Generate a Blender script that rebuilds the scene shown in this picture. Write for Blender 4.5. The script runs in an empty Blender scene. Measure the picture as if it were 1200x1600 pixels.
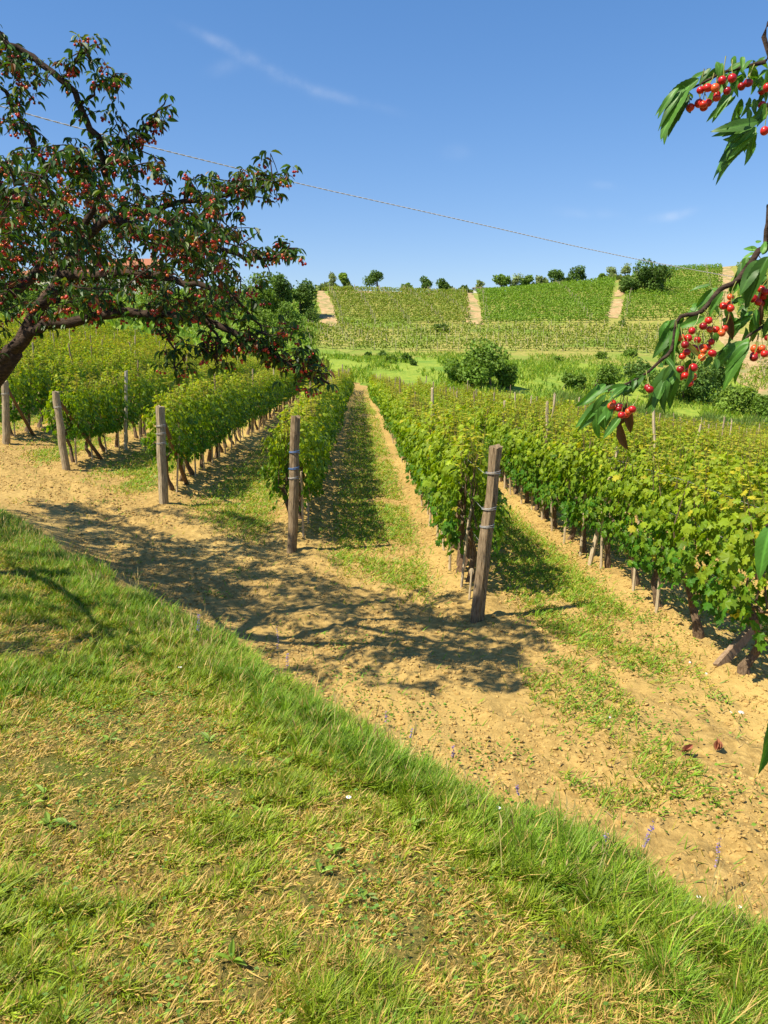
import bpy, math, random
import numpy as np
from mathutils import Vector, Matrix
random.seed(7); RNG = np.random.default_rng(11)
C = bpy.context.scene.collection
S = bpy.context.scene

# ---------------------------------------------------------------- camera
EYE = 1.6
PITCH = math.radians(11.9); F = 1210.0
cam_d = bpy.data.cameras.new('camera'); cam = bpy.data.objects.new('camera', cam_d); C.objects.link(cam)
cam.location = (0, 0, EYE); cam.rotation_euler = (math.radians(90) - PITCH, 0, 0)
cam_d.sensor_fit = 'VERTICAL'; cam_d.sensor_height = 36; cam_d.sensor_width = 27
cam_d.lens = 36 * F / 1600; cam_d.clip_start = 0.05; cam_d.clip_end = 3000
S.camera = cam
# ---------------------------------------------------------------- light
SUNV = np.array([-0.64, -0.36, 1.0]); SUNV /= np.linalg.norm(SUNV)
ELEV = math.asin(SUNV[2]); AZ = math.atan2(SUNV[0], SUNV[1])
sl = bpy.data.lights.new('sun', 'SUN'); so = bpy.data.objects.new('sun', sl); C.objects.link(so)
sl.energy = 5.0; sl.angle = math.radians(0.53); sl.color = (1.0, 0.92, 0.74)
so.rotation_euler = Vector(SUNV).to_track_quat('Z', 'Y').to_euler(); so.location = (-20, -12, 40)
W = bpy.data.worlds.new('World'); S.world = W; W.use_nodes = True
nt = W.node_tree; nt.nodes.clear()
wo = nt.nodes.new('ShaderNodeOutputWorld'); bg = nt.nodes.new('ShaderNodeBackground')
sky = nt.nodes.new('ShaderNodeTexSky'); sky.sky_type = 'NISHITA'; sky.sun_disc = False
sky.sun_elevation = ELEV; sky.sun_rotation = AZ % (2 * math.pi)
sky.altitude = 100; sky.air_density = 1.0; sky.dust_density = 0.25; sky.ozone_density = 1.6
bg.inputs['Strength'].default_value = 0.122
nt.links.new(bg.outputs[0], wo.inputs[0])
def px_dir(px, py):
    u, v = (px - 600) / F, (800 - py) / F
    return np.array([u, math.cos(PITCH) + v * math.sin(PITCH), -math.sin(PITCH) + v * math.cos(PITCH)])
# thin cirrus streaks, laid out by direction in the sky
def sky_clouds():
    N, L = nt.nodes, nt.links
    tc = N.new('ShaderNodeTexCoord')
    nz = N.new('ShaderNodeTexNoise'); nz.inputs['Scale'].default_value = 14; nz.inputs['Detail'].default_value = 6
    L.new(tc.outputs['Generated'], nz.inputs['Vector'])
    wob = N.new('ShaderNodeVectorMath'); wob.operation = 'SUBTRACT'; L.new(nz.outputs['Color'], wob.inputs[0]); wob.inputs[1].default_value = (.5, .5, .5)
    sc = N.new('ShaderNodeVectorMath'); sc.operation = 'SCALE'; L.new(wob.outputs[0], sc.inputs[0]); sc.inputs['Scale'].default_value = 0.012
    ad = N.new('ShaderNodeVectorMath'); ad.operation = 'ADD'; L.new(tc.outputs['Generated'], ad.inputs[0]); L.new(sc.outputs[0], ad.inputs[1])
    total = None
    for (x0, y0, x1, y1, w, amt) in [(300, 45, 410, 100, 6, .15), (395, 92, 480, 140, 7, .12), (460, 132, 590, 168, 6, .13), (330, 115, 385, 92, 8, .06), (1020, 340, 1075, 332, 6, .2), (925, 290, 965, 293, 5, .12), (690, 235, 735, 240, 9, .05), (870, 330, 960, 338, 6, .06)]:
        a, b = px_dir(x0, y0), px_dir(x1, y1); a /= np.linalg.norm(a); b /= np.linalg.norm(b)
        m = (a + b) / 2; t = (b - a); ln = np.linalg.norm(t) / 2; t /= np.linalg.norm(t); n = np.cross(m, t); n /= np.linalg.norm(n)
        def dotn(vec, off, s):
            d = N.new('ShaderNodeVectorMath'); d.operation = 'DOT_PRODUCT'; L.new(ad.outputs[0], d.inputs[0]); d.inputs[1].default_value = tuple(vec * s)
            q = N.new('ShaderNodeMath'); q.operation = 'SUBTRACT'; L.new(d.outputs['Value'], q.inputs[0]); q.inputs[1].default_value = off * s
            q2 = N.new('ShaderNodeMath'); q2.operation = 'POWER'; ab = N.new('ShaderNodeMath'); ab.operation = 'ABSOLUTE'; L.new(q.outputs[0], ab.inputs[0]); L.new(ab.outputs[0], q2.inputs[0]); q2.inputs[1].default_value = 2.2
            return q2.outputs[0]
        e1 = dotn(t, float(np.dot(m, t)), 1 / (ln * 1.05)); e2 = dotn(n, float(np.dot(m, n)), F / w)
        s_ = N.new('ShaderNodeMath'); s_.operation = 'ADD'; L.new(e1, s_.inputs[0]); L.new(e2, s_.inputs[1])
        ng = N.new('ShaderNodeMath'); ng.operation = 'MULTIPLY'; L.new(s_.outputs[0], ng.inputs[0]); ng.inputs[1].default_value = -1
        ex = N.new('ShaderNodeMath'); ex.operation = 'EXPONENT'; L.new(ng.outputs[0], ex.inputs[0])
        am = N.new('ShaderNodeMath'); am.operation = 'MULTIPLY'; L.new(ex.outputs[0], am.inputs[0]); am.inputs[1].default_value = amt
        if total is None: total = am.outputs[0]
        else:
            q = N.new('ShaderNodeMath'); q.operation = 'ADD'; L.new(total, q.inputs[0]); L.new(am.outputs[0], q.inputs[1]); total = q.outputs[0]
    n2 = N.new('ShaderNodeTexNoise'); n2.inputs['Scale'].default_value = 30; n2.inputs['Detail'].default_value = 8; L.new(tc.outputs['Generated'], n2.inputs['Vector'])
    mr = N.new('ShaderNodeMapRange'); mr.inputs[1].default_value = .3; mr.inputs[2].default_value = .62; L.new(n2.outputs['Fac'], mr.inputs[0])
    mm = N.new('ShaderNodeMath'); mm.operation = 'MULTIPLY'; L.new(total, mm.inputs[0]); L.new(mr.outputs[0], mm.inputs[1])
    mx = N.new('ShaderNodeMix'); mx.data_type = 'RGBA'; L.new(mm.outputs[0], mx.inputs['Factor']); hsv = N.new('ShaderNodeHueSaturation'); hsv.inputs['Saturation'].default_value = 1.32; L.new(sky.outputs[0], hsv.inputs['Color']); gm = N.new('ShaderNodeGamma'); gm.inputs['Gamma'].default_value = .72; L.new(hsv.outputs[0], gm.inputs['Color'])
    vm = N.new('ShaderNodeVectorMath'); vm.operation = 'MULTIPLY'; L.new(gm.outputs[0], vm.inputs[0]); vm.inputs[1].default_value = (.89, .99, 1.25); L.new(vm.outputs[0], mx.inputs['A']); mx.inputs['B'].default_value = (5.2, 5.3, 5.6, 1)
    L.new(mx.outputs['Result'], bg.inputs['Color'])
sky_clouds()
S.view_settings.view_transform = 'Standard'; S.view_settings.look = 'None'
S.view_settings.exposure = 0.70; S.view_settings.gamma = 1
S.cycles.max_bounces = 6; S.cycles.diffuse_bounces = 3; S.cycles.transmission_bounces = 3; S.cycles.glossy_bounces = 2

# ---------------------------------------------------------------- small maths
def nrm(a): return a / np.maximum(np.linalg.norm(a, axis=-1, keepdims=True), 1e-9)
def hash2(ix, iy, seed):
    n = (ix.astype(np.int64) * 374761393 + iy.astype(np.int64) * 668265263 + seed * 974634777) & 0xffffffff
    n = ((n ^ (n >> 13)) * 1274126177) & 0xffffffff
    return ((n ^ (n >> 16)) & 0xffff) / 65535.0
def vn(x, y, seed=0):
    x = np.asarray(x, float); y = np.asarray(y, float)
    ix = np.floor(x); iy = np.floor(y); fx = x - ix; fy = y - iy
    fx = fx * fx * (3 - 2 * fx); fy = fy * fy * (3 - 2 * fy)
    a = hash2(ix, iy, seed); b = hash2(ix + 1, iy, seed); c = hash2(ix, iy + 1, seed); d = hash2(ix + 1, iy + 1, seed)
    return (a * (1 - fx) + b * fx) * (1 - fy) + (c * (1 - fx) + d * fx) * fy
def fbm(x, y, o=4, seed=0):
    s = 0; a = .5; t = 0
    for i in range(o): s = s + a * vn(x * 2 ** i + i * 17.3, y * 2 ** i - i * 9.1, seed + i); t += a; a *= .5
    return s / t
def sstep(a, b, x): t = np.clip((x - a) / (b - a), 0, 1); return t * t * (3 - 2 * t)

# ---------------------------------------------------------------- terrain
def P(px, py, Y):                                   # the point of pixel (px, py)'s line of sight at depth Y
    d = px_dir(px, py); return np.array([d[0] / d[1] * Y, Y, d[2] / d[1] * Y + EYE])
_cp = [(-1.3, 10, -2.85), (1, 8, -2.85), (3.1, 7.5, -2.88), (-3, 3, -2.8), (1, 4, -2.86), (3, 3, -2.9), (5, -3, -2.95), (-4, -6, -2.8), (0, -15, -2.8), (-20, -10, -2.2), (20, -10, -4.2),
       (-3.8, 13, -2.62), (-6.3, 15, -2.4), (-8.8, 18, -2.22), (-6, 10, -2.5), (-12, 10, -2.0), (-12, 24, -1.8),
       (0, 20, -3.02), (-1, 30, -3.2), (-1, 50, -3.75), (-2, 70, -4.2), (6, 10, -3.25), (7, 20, -3.75), (8, 40, -4.4), (12, 14, -4.3),
       (15, 22, -5.0), (16, 42, -6.0), (17, 65, -6.9), (11.6, 70, -5.7), (30, 30, -6.3), (30, 60, -7.5), (24, 62, -7.4), (45, 60, -7.8), (40, 85, -7.5),
       (-25, 60, -.4), (-13, 60, -1.9), (-16, 34, -1.35), (-28, 40, -.4), (-32, 90, 2.2), (-12, 90, -1.5), (-50, 60, 1.5)]
_cp = [(x, y, z + EYE) for x, y, z in _cp]
for px, py, Y in [(600, 571, 95), (560, 572, 92), (850, 590, 97), (1000, 603, 100), (1180, 625, 104), (480, 552, 130), (600, 557, 128), (750, 559, 128), (900, 553, 134), (1000, 548, 138), (1140, 542, 150),
                  (480, 512, 165), (600, 511, 165), (735, 510, 165), (960, 505, 168), (1130, 495, 172), (500, 455, 235), (600, 455, 235), (735, 458, 235), (850, 449, 236), (960, 437, 238), (1050, 422, 242), (1125, 418, 246), (1210, 410, 250),
                  (1200, 540, 150), (1290, 560, 140), (1290, 470, 200), (430, 508, 150), (440, 478, 190), (200, 490, 150), (50, 480, 150), (200, 460, 190), (400, 462, 235), (100, 450, 235), (-200, 450, 200), (-200, 420, 300), (-200, 500, 100), (1400, 600, 90)]:
    _cp.append(tuple(P(px, py, Y)))
for px, Y, dz in [(500, 330, -12), (735, 330, -12), (960, 335, -10), (1130, 340, -8), (200, 330, -8), (1300, 340, -4)]:
    z = P(px, 450, 236)[2] + dz; x = (px - 600) / F * Y; _cp.append((x, Y, z))
_cp = np.array(_cp)
def _phi(r2): return .5 * r2 * np.log(r2 + 1e-9)
_n = len(_cp); _sc = 50.0; _A = np.zeros((_n + 3, _n + 3)); _xy = _cp[:, :2] / _sc
_r2 = ((_xy[:, None] - _xy[None]) ** 2).sum(-1); _A[:_n, :_n] = _phi(_r2) + np.eye(_n) * 4e-4
_A[:_n, _n] = 1; _A[:_n, _n + 1:] = _xy; _A[_n, :_n] = 1; _A[_n + 1:, :_n] = _xy.T
_w = np.linalg.solve(_A, np.concatenate([_cp[:, 2], [0, 0, 0]]))
def base_z(x, y):
    x = np.clip(np.asarray(x, float), -260, 300) / _sc; y = np.clip(np.asarray(y, float), -25, 360) / _sc
    sh = x.shape; x = x.ravel(); y = y.ravel(); out = np.full(x.shape, _w[_n])
    out += _w[_n + 1] * x + _w[_n + 2] * y
    for i in range(_n): out += _w[i] * _phi((x - _xy[i, 0]) ** 2 + (y - _xy[i, 1]) ** 2)
    return out.reshape(sh)
_eY = np.array([-30, -3, .5, 2.1, 3.47, 6.03, 10.7, 16, 40]); _eX = np.array([22, 6.3, 2.7, 1.25, 0, -1.94, -5.5, -9.8, -30])
def edge_s(x, y):
    x = np.asarray(x, float); y = np.asarray(y, float)
    return (x - np.interp(y, _eY, _eX)) * .78 + .16 * (vn(x * 1.3, y * 1.3, 5) - .5) + .14 * (vn(x * 4.3, y * 4.3, 6) - .5)
ROW_K = -0.032
ROWS = {'A': (-1.3, 11.0, 74), 'B': (1.02, 8.55, 74), 'R1': (3.1, 5.85, 74)}
for i, (x, y0) in enumerate([(-3.8, 13.5), (-6.3, 15.6), (-8.9, 18.6), (-11.5, 21.5), (-14.1, 24.5), (-16.7, 27.5), (-19.3, 31), (-21.9, 35), (-24.5, 40), (-27.1, 45), (-29.7, 50), (-32.5, 55)]):
    ROWS['L%d' % (i + 1)] = (x, y0, 78)
for i in range(2, 17):
    x = 3.1 + 2.15 * (i - 1); ROWS['R%d' % i] = (x, max(4.5, (x - .3) / .56), 74 - max(0, (x - 6)) * .45)
def row_x(k, y): return ROWS[k][0] + ROW_K * (y - 10)
_rx0 = np.array(sorted(v[0] for v in ROWS.values()))
def row_off(x, y):                                  # distance to the nearest vine row line
    xx = np.asarray(x, float) - ROW_K * (np.asarray(y, float) - 10)
    return np.min(np.abs(xx[..., None] - _rx0), axis=-1) if xx.size < 200000 else np.minimum.reduce([np.abs(xx - r) for r in _rx0])
def in_rows(x, y):
    xx = np.asarray(x, float) - ROW_K * (np.asarray(y, float) - 10); o = sorted((v[0], v[1]) for v in ROWS.values())
    y0 = np.interp(xx, [a for a, b in o], [b for a, b in o]); return sstep(-1.0, .6, y - y0)
def ground_z(x, y, fine=True):
    x = np.asarray(x, float); y = np.asarray(y, float)
    zb = base_z(x, y); s = edge_s(x, y)
    zl = EYE - 1.6 - .1 * np.maximum(y, -8) - .06 * np.clip(x, -12, 8) + .03 * (vn(x * .9, y * .9, 3) - .5)
    z = zl + (zb - zl) * sstep(-.05, 1.2, s)
    far = sstep(16, 30, y); z = z * (1 - far) + zb * far
    if fine:
        soil = sstep(.6, 1.3, s) * (1 - sstep(70, 90, y))
        r = row_off(x, y); inr = in_rows(x, y)
        z = z + soil * (inr * (.09 * np.exp(-(r / .32) ** 2) - .02) + .07 * (fbm(x * 1.1, y * 1.1, 2, 21) - .5))
        near = 1 - sstep(14, 24, y)
        lug = .5 + .5 * np.sin((y * .62 - x * .78) * 22)
        for q in (1.75, 3.35): z = z - soil * near * (1 - inr) * np.exp(-((s - q - .12 * np.sin(y * .5)) / .15) ** 2) * (.028 + .014 * lug)
        z = z + soil * near * (.055 * (fbm(x * 5, y * 5, 3, 31) - .5) + .035 * np.clip(fbm(x * 13, y * 11, 2, 41) - .56, 0, 1) * 3)
    return z
def hit(px, py):                                    # where the line of sight of a pixel meets the ground
    d = px_dir(px, py); Y = np.concatenate([np.arange(1.2, 30, .04), np.arange(30, 300, .5)])
    x = d[0] / d[1] * Y; z = d[2] / d[1] * Y + EYE; g = ground_z(x, Y); i = np.argmax(g >= z)
    return np.array([x[i], Y[i], g[i]]) if (g >= z).any() else None

# ---------------------------------------------------------------- mesh from arrays
def mesh_np(name, V, faces, col=None, smooth=False, mat=None):
    me = bpy.data.meshes.new(name); V = np.asarray(V, np.float32)
    me.vertices.add(len(V)); me.vertices.foreach_set('co', V.ravel())
    faces = [np.asarray(f, np.int32) for f in faces if len(f)]
    tot = sum(f.size for f in faces); nf = sum(len(f) for f in faces)
    me.loops.add(tot); me.loops.foreach_set('vertex_index', np.concatenate([f.ravel() for f in faces]))
    me.polygons.add(nf); sizes = np.concatenate([np.full(len(f), f.shape[1], np.int32) for f in faces])
    st = np.concatenate([[0], np.cumsum(sizes)[:-1]]).astype(np.int32)
    me.polygons.foreach_set('loop_start', st)
    me.polygons.foreach_set('use_smooth', np.full(nf, smooth, bool))
    if col is not None:
        a = me.attributes.new('Col', 'FLOAT_COLOR', 'POINT'); c = np.ones((len(V), 4), np.float32); c[:, :3] = col; a.data.foreach_set('color', c.ravel())
    me.update(calc_edges=True); me.validate()
    if mat: me.materials.append(mat)
    return me
def ob(name, me, parent=None, loc=None):
    o = bpy.data.objects.new(name, me); C.objects.link(o)
    if parent: o.parent = parent
    if loc is not None: o.location = loc
    return o
def tag(o, label=None, cat=None, group=None, kind=None):
    if label: o['label'] = label
    if cat: o['category'] = cat
    if group: o['group'] = group
    if kind: o['kind'] = kind
    return o
class Geo:
    def __init__(s): s.V = []; s.F = {}; s.C = []; s.n = 0
    def add(s, V, F, col):
        V = np.asarray(V, float); s.V.append(V)
        for f in F:
            f = np.asarray(f, np.int64)
            if len(f): s.F.setdefault(f.shape[1], []).append(f + s.n)
        c = np.empty((len(V), 3)); c[:] = col; s.C.append(c); s.n += len(V)
    def mesh(s, name, mat, smooth=False):
        return mesh_np(name, np.concatenate(s.V), [np.concatenate(f) for f in s.F.values()], np.concatenate(s.C), smooth, mat)
    def scatter(s, T, pos, tip, nor, size, col, wid=None):
        TV, TF = T[:2]; N = len(pos)
        if N == 0: return
        y = nrm(tip); x = nrm(np.cross(y, nor)); z = np.cross(x, y); size = np.broadcast_to(np.asarray(size, float), (N,))
        wd = size if wid is None else np.broadcast_to(np.asarray(wid, float), (N,))
        V = pos[:, None] + TV[None, :, 0, None] * x[:, None] * wd[:, None, None] + TV[None, :, 1, None] * y[:, None] * size[:, None, None] + TV[None, :, 2, None] * z[:, None] * size[:, None, None]
        k = len(TV); off = (np.arange(N) * k)[:, None, None]
        s.add(V.reshape(-1, 3), [(np.asarray(f)[None] + off).reshape(-1, np.asarray(f).shape[1]) for f in TF], np.repeat(np.broadcast_to(col, (N, 3)), k, 0) * (np.tile(T[2], N)[:, None] if len(T) > 2 else 1))
    def tube(s, pts, rad, col, k=6, cap=True, jit=0):
        pts = np.asarray(pts, float); n = len(pts); rad = np.broadcast_to(np.asarray(rad, float), (n,))
        t = np.gradient(pts, axis=0); t = nrm(t); ref = np.array([0.13, .31, .94]) if abs(t[:, 2]).mean() < .8 else np.array([1., .1, 0])
        u = nrm(np.cross(t, ref)); v = np.cross(t, u); a = np.arange(k) / k * 2 * math.pi
        rr = rad[:, None] * (1 + (jit * (RNG.random((n, k)) - .5) if jit else 0))
        V = pts[:, None] + rr[..., None] * (np.cos(a)[None, :, None] * u[:, None] + np.sin(a)[None, :, None] * v[:, None])
        i = np.arange(n - 1)[:, None] * k; j = np.arange(k)[None]; j2 = (j + 1) % k
        Fq = np.stack([i + j, i + j2, i + k + j2, i + k + j], -1).reshape(-1, 4); V = V.reshape(-1, 3); Ft = []
        if cap:
            V = np.concatenate([V, pts[:1], pts[-1:]]); b = n * k; jj = np.arange(k)
            Ft = [np.concatenate([np.stack([np.full(k, b), (jj + 1) % k, jj], -1), np.stack([np.full(k, b + 1), (n - 1) * k + jj, (n - 1) * k + (jj + 1) % k], -1)])]
        s.add(V, [Fq] + Ft, col)
# leaf templates (base at origin, tip along +Y, face up)
def grape_leaf():
    ang = [0, 16, 34, 54, 80, 108, 138, 163]; r = [1.0, .70, .93, .55, .82, .52, .60, .42]
    A = [(-a, q) for a, q in zip(ang[::-1], r[::-1])][:-1] + list(zip(ang, r))
    V = [(0, .42, .07)]
    for a, q in A:
        a = math.radians(a); V.append((math.sin(a) * q * .62, .42 + math.cos(a) * q * .58, -.10 * q * q + .04 * math.cos(5 * a)))
    n = len(A); V.append((0, .22, 0)); Fc = [(0, i, i + 1) for i in range(1, n)] + [(0, n, n + 1), (0, n + 1, 1)]
    return np.array(V), [np.array(Fc)]
def lance_leaf(fold=.12, droop=.18, w=.42):
    V = []; prof = [(0, .04), (.16, .62), (.4, 1), (.66, .86), (.86, .42), (1, .0)]
    for t, q in prof:
        z = -droop * t * t; V += [(-w / 2 * q, t, z + fold * q), (0, t, z), (w / 2 * q, t, z + fold * q)]
    Fc = []
    for i in range(5):
        a = 3 * i; Fc += [(a, a + 1, a + 4, a + 3), (a + 1, a + 2, a + 5, a + 4)]
    return np.array(V), [np.array(Fc)]
def vein_leaf(seed, w=.5):
    r = np.random.default_rng(seed); nt_, ns = 22, 9; V = []; K = []; bend = r.uniform(.05, .35); fold = r.uniform(.05, .28); tw = r.uniform(-.5, .5); sw = r.uniform(-.12, .12); ph = r.random() * 6
    for i in range(nt_ + 1):
        t = i / nt_; q = (math.sin(math.pi * min(1, t ** .82)) ** .75) * (1 - .25 * t) if 0 < t < 1 else .02; q *= 1 + .035 * ((i % 2) - .5) * (2 if i > 2 else 0)
        for j in range(ns):
            u = j / (ns - 1) * 2 - 1; v = abs(math.cos((t * 9 - abs(u) * 2.2) * math.pi)) ** 5; z = -bend * t * t + fold * abs(u) * q * .5 + .012 * (1 - v) * (1 - abs(u)) + .02 * math.sin(t * 9 + ph + (u > 0) * 1.5) * abs(u) * q + tw * u * q * .25 * t
            V.append((u * w / 2 * q + sw * t * t, t, z)); K.append(1.0 + .35 * v * (1 - .5 * abs(u)) * (abs(u) > .1) + (.75 if abs(u) < .05 else 0))
    Fc = [(i * ns + j, i * ns + j + 1, (i + 1) * ns + j + 1, (i + 1) * ns + j) for i in range(nt_) for j in range(ns - 1)]
    return np.array(V), [np.array(Fc)], np.array(K)
def simple_leaf(): return np.array([(0, 0, 0), (.36, .45, .08), (0, 1, -.1), (-.36, .45, .08), (0, .5, -.03)], float), [np.array([(0, 1, 4), (1, 2, 4), (2, 3, 4), (3, 0, 4)])]
def blade(): return np.array([(-.5, 0, 0), (.5, 0, 0), (-.38, .55, .06), (.38, .55, .06), (0, 1, .3)], float), [np.array([(0, 1, 3, 2)]), np.array([(2, 3, 4)])]
def rock():
    t = (1 + 5 ** .5) / 2; V = nrm(np.array([(-1, t, 0), (1, t, 0), (-1, -t, 0), (1, -t, 0), (0, -1, t), (0, 1, t), (0, -1, -t), (0, 1, -t), (t, 0, -1), (t, 0, 1), (-t, 0, -1), (-t, 0, 1)], float))
    Fc = [(0, 11, 5), (0, 5, 1), (0, 1, 7), (0, 7, 10), (0, 10, 11), (1, 5, 9), (5, 11, 4), (11, 10, 2), (10, 7, 6), (7, 1, 8), (3, 9, 4), (3, 4, 2), (3, 2, 6), (3, 6, 8), (3, 8, 9), (4, 9, 5), (2, 4, 11), (6, 2, 10), (8, 6, 7), (9, 8, 1)]
    return V, [np.array(Fc)]
T_GRAPE, T_LANCE, T_LEAF, T_BLADE, T_ROCK = grape_leaf(), lance_leaf(), simple_leaf(), blade(), rock()
def sphere_t(ns=10, nr=7, dimple=.18):
    V = [(0, 0, 1 - dimple)]; Fq = []; Ft = []
    for i in range(1, nr):
        th = math.pi * i / nr
        for j in range(ns):
            a = 2 * math.pi * j / ns; V.append((math.sin(th) * math.cos(a), math.sin(th) * math.sin(a), math.cos(th) * .95))
    V.append((0, 0, -.95)); L = len(V) - 1
    for j in range(ns):
        Ft += [(0, 1 + j, 1 + (j + 1) % ns), (L, L - ns + (j + 1) % ns, L - ns + j)]
        for i in range(nr - 2): a = 1 + i * ns; Fq.append((a + j, a + ns + j, a + ns + (j + 1) % ns, a + (j + 1) % ns))
    return np.array(V), [np.array(Fq), np.array(Ft)]
T_L2 = lance_leaf(.2, .34, .34); T_BALL = sphere_t(); T_BALL_S = sphere_t(7, 5)

# ---------------------------------------------------------------- materials
def mat(name):
    m = bpy.data.materials.new(name); m.use_nodes = True; n = m.node_tree.nodes; l = m.node_tree.links
    return m, n, l, n['Principled BSDF'], n['Material Output']
def leaf_mat(name, trans=.35, rough=.5, spec=.4, hue=(1.25, 1.15, .35), vary=6.0):
    m, n, l, b, out = mat(name)
    at = n.new('ShaderNodeAttribute'); at.attribute_name = 'Col'
    geo = n.new('ShaderNodeNewGeometry'); nz = n.new('ShaderNodeTexNoise'); nz.inputs['Scale'].default_value = vary; nz.inputs['Detail'].default_value = 3; l.new(geo.outputs['Position'], nz.inputs['Vector'])
    hs = n.new('ShaderNodeHueSaturation'); mr = n.new('ShaderNodeMapRange'); mr.inputs[3].default_value = .72; mr.inputs[4].default_value = 1.3; l.new(nz.outputs['Fac'], mr.inputs[0]); l.new(mr.outputs[0], hs.inputs['Value']); l.new(at.outputs['Color'], hs.inputs['Color'])
    l.new(hs.outputs[0], b.inputs['Base Color']); b.inputs['Roughness'].default_value = rough; b.inputs['Specular IOR Level'].default_value = spec
    if trans:
        tr = n.new('ShaderNodeBsdfTranslucent'); vm = n.new('ShaderNodeVectorMath'); vm.operation = 'MULTIPLY'; l.new(hs.outputs[0], vm.inputs[0]); vm.inputs[1].default_value = hue; l.new(vm.outputs[0], tr.inputs['Color'])
        mx = n.new('ShaderNodeMixShader'); mx.inputs[0].default_value = trans; l.new(b.outputs[0], mx.inputs[1]); l.new(tr.outputs[0], mx.inputs[2]); l.new(mx.outputs[0], out.inputs['Surface'])
    return m
M_VINE = leaf_mat('vine_leaf', .40, .5, .28, (1.5, 1.5, .25))
M_FAR = leaf_mat('tree_leaf', .3, .6, .25, (1.5, 1.4, .4), .8)
M_CHL = leaf_mat('cherry_leaf', .32, .46, .38, (1.6, 1.5, .3), 12)
M_GRASS = leaf_mat('grass_blade', .35, .5, .3, (1.4, 1.3, .4), 9)
M_FRUIT, n, l, b, o_ = mat('cherry_skin'); at = n.new('ShaderNodeAttribute'); at.attribute_name = 'Col'; l.new(at.outputs['Color'], b.inputs['Base Color']); b.inputs['Roughness'].default_value = .3; b.inputs['Subsurface Weight'].default_value = .12; b.inputs['Subsurface Radius'].default_value = (.01, .003, .002); b.inputs['Subsurface Scale'].default_value = .5
def rough_mat(name, c1, c2, scale, stretch=(1, 1, 1), bump=.5, dist=.02, c3=None, sc3=1.5, obj=True, detail=8):
    m, n, l, b, out = mat(name); b.inputs['Roughness'].default_value = .9; b.inputs['Specular IOR Level'].default_value = .15
    tc = n.new('ShaderNodeTexCoord'); mp = n.new('ShaderNodeMapping'); mp.inputs['Scale'].default_value = stretch; l.new(tc.outputs['Object'], mp.inputs[0])
    nz = n.new('ShaderNodeTexNoise'); nz.inputs['Scale'].default_value = scale; nz.inputs['Detail'].default_value = detail; nz.inputs['Roughness'].default_value = .65; l.new(mp.outputs[0], nz.inputs['Vector'])
    cr = n.new('ShaderNodeValToRGB'); cr.color_ramp.elements[0].position = .36; cr.color_ramp.elements[1].position = .64; cr.color_ramp.elements[0].color = (*c1, 1); cr.color_ramp.elements[1].color = (*c2, 1); l.new(nz.outputs['Fac'], cr.inputs[0])
    src = cr.outputs[0]
    if c3:
        n3 = n.new('ShaderNodeTexNoise'); n3.inputs['Scale'].default_value = sc3; n3.inputs['Detail'].default_value = 5; l.new(tc.outputs['Object'], n3.inputs['Vector'])
        mr = n.new('ShaderNodeMapRange'); mr.inputs[1].default_value = .48; mr.inputs[2].default_value = .66; l.new(n3.outputs['Fac'], mr.inputs[0])
        mx = n.new('ShaderNodeMix'); mx.data_type = 'RGBA'; l.new(mr.outputs[0], mx.inputs['Factor']); l.new(src, mx.inputs['A']); mx.inputs['B'].default_value = (*c3, 1); src = mx.outputs['Result']
    l.new(src, b.inputs['Base Color'])
    bp = n.new('ShaderNodeBump'); bp.inputs['Strength'].default_value = bump; bp.inputs['Distance'].default_value = dist; l.new(nz.outputs['Fac'], bp.inputs['Height']); l.new(bp.outputs[0], b.inputs['Normal'])
    return m
M_SOIL = rough_mat('soil', (.29, .185, .056), (.50, .335, .113), 14, bump=1.0, dist=.03, c3=(.50, .345, .115), sc3=.35, detail=14)
M_CLOD = rough_mat('clod', (.33, .21, .068), (.55, .37, .13), 30, bump=.5, dist=.004)
M_LAWN = rough_mat('lawn_soil', (.07, .075, .015), (.34, .25, .07), 60, bump=1.0, dist=.02, c3=(.10, .13, .02), sc3=1.2)
M_MEADOW = rough_mat('meadow_grass', (.18, .28, .03), (.33, .38, .05), 1.6, bump=.6, dist=.25, c3=(.14, .25, .03), sc3=.12)
M_HILL = rough_mat('hill_soil', (.20, .24, .04), (.38, .31, .09), 1.1, bump=.5, dist=.2, c3=(.17, .26, .035), sc3=.07)
M_TRACK = rough_mat('track_soil', (.34, .22, .10), (.56, .39, .20), 1.1, bump=.7, dist=.3, c3=(.24, .24, .08), sc3=.3)
M_BARK = rough_mat('cherry_bark', (.028, .018, .012), (.085, .056, .040), 22, (1, 1, 3), bump=.8, dist=.012)
M_TRUNK = rough_mat('vine_bark', (.08, .05, .03), (.21, .145, .09), 24, (3, 3, 1), bump=.9, dist=.01)
M_WOOD = rough_mat('weathered_wood', (.10, .065, .035), (.36, .265, .16), 14, (6, 6, .6), bump=.9, dist=.008)
M_GREYW = rough_mat('grey_wood', (.20, .15, .09), (.46, .37, .24), 14, (6, 6, .6), bump=.7, dist=.006)
M_BRACE = rough_mat('dark_brace_wood', (.10, .06, .035), (.24, .15, .09), 14, (4, 4, 1), bump=.7, dist=.006)
M_STAKE = rough_mat('stake_wood', (.36, .27, .16), (.60, .49, .33), 18, (6, 6, .7), bump=.6, dist=.004)
M_BARW = rough_mat('bar_wood', (.20, .13, .08), (.36, .25, .16), 16, (3, 3, 1), bump=.5, dist=.004)
M_CONC = rough_mat('pale_post', (.34, .30, .22), (.52, .47, .37), 12, (3, 3, 1), bump=.4, dist=.004)
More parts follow.
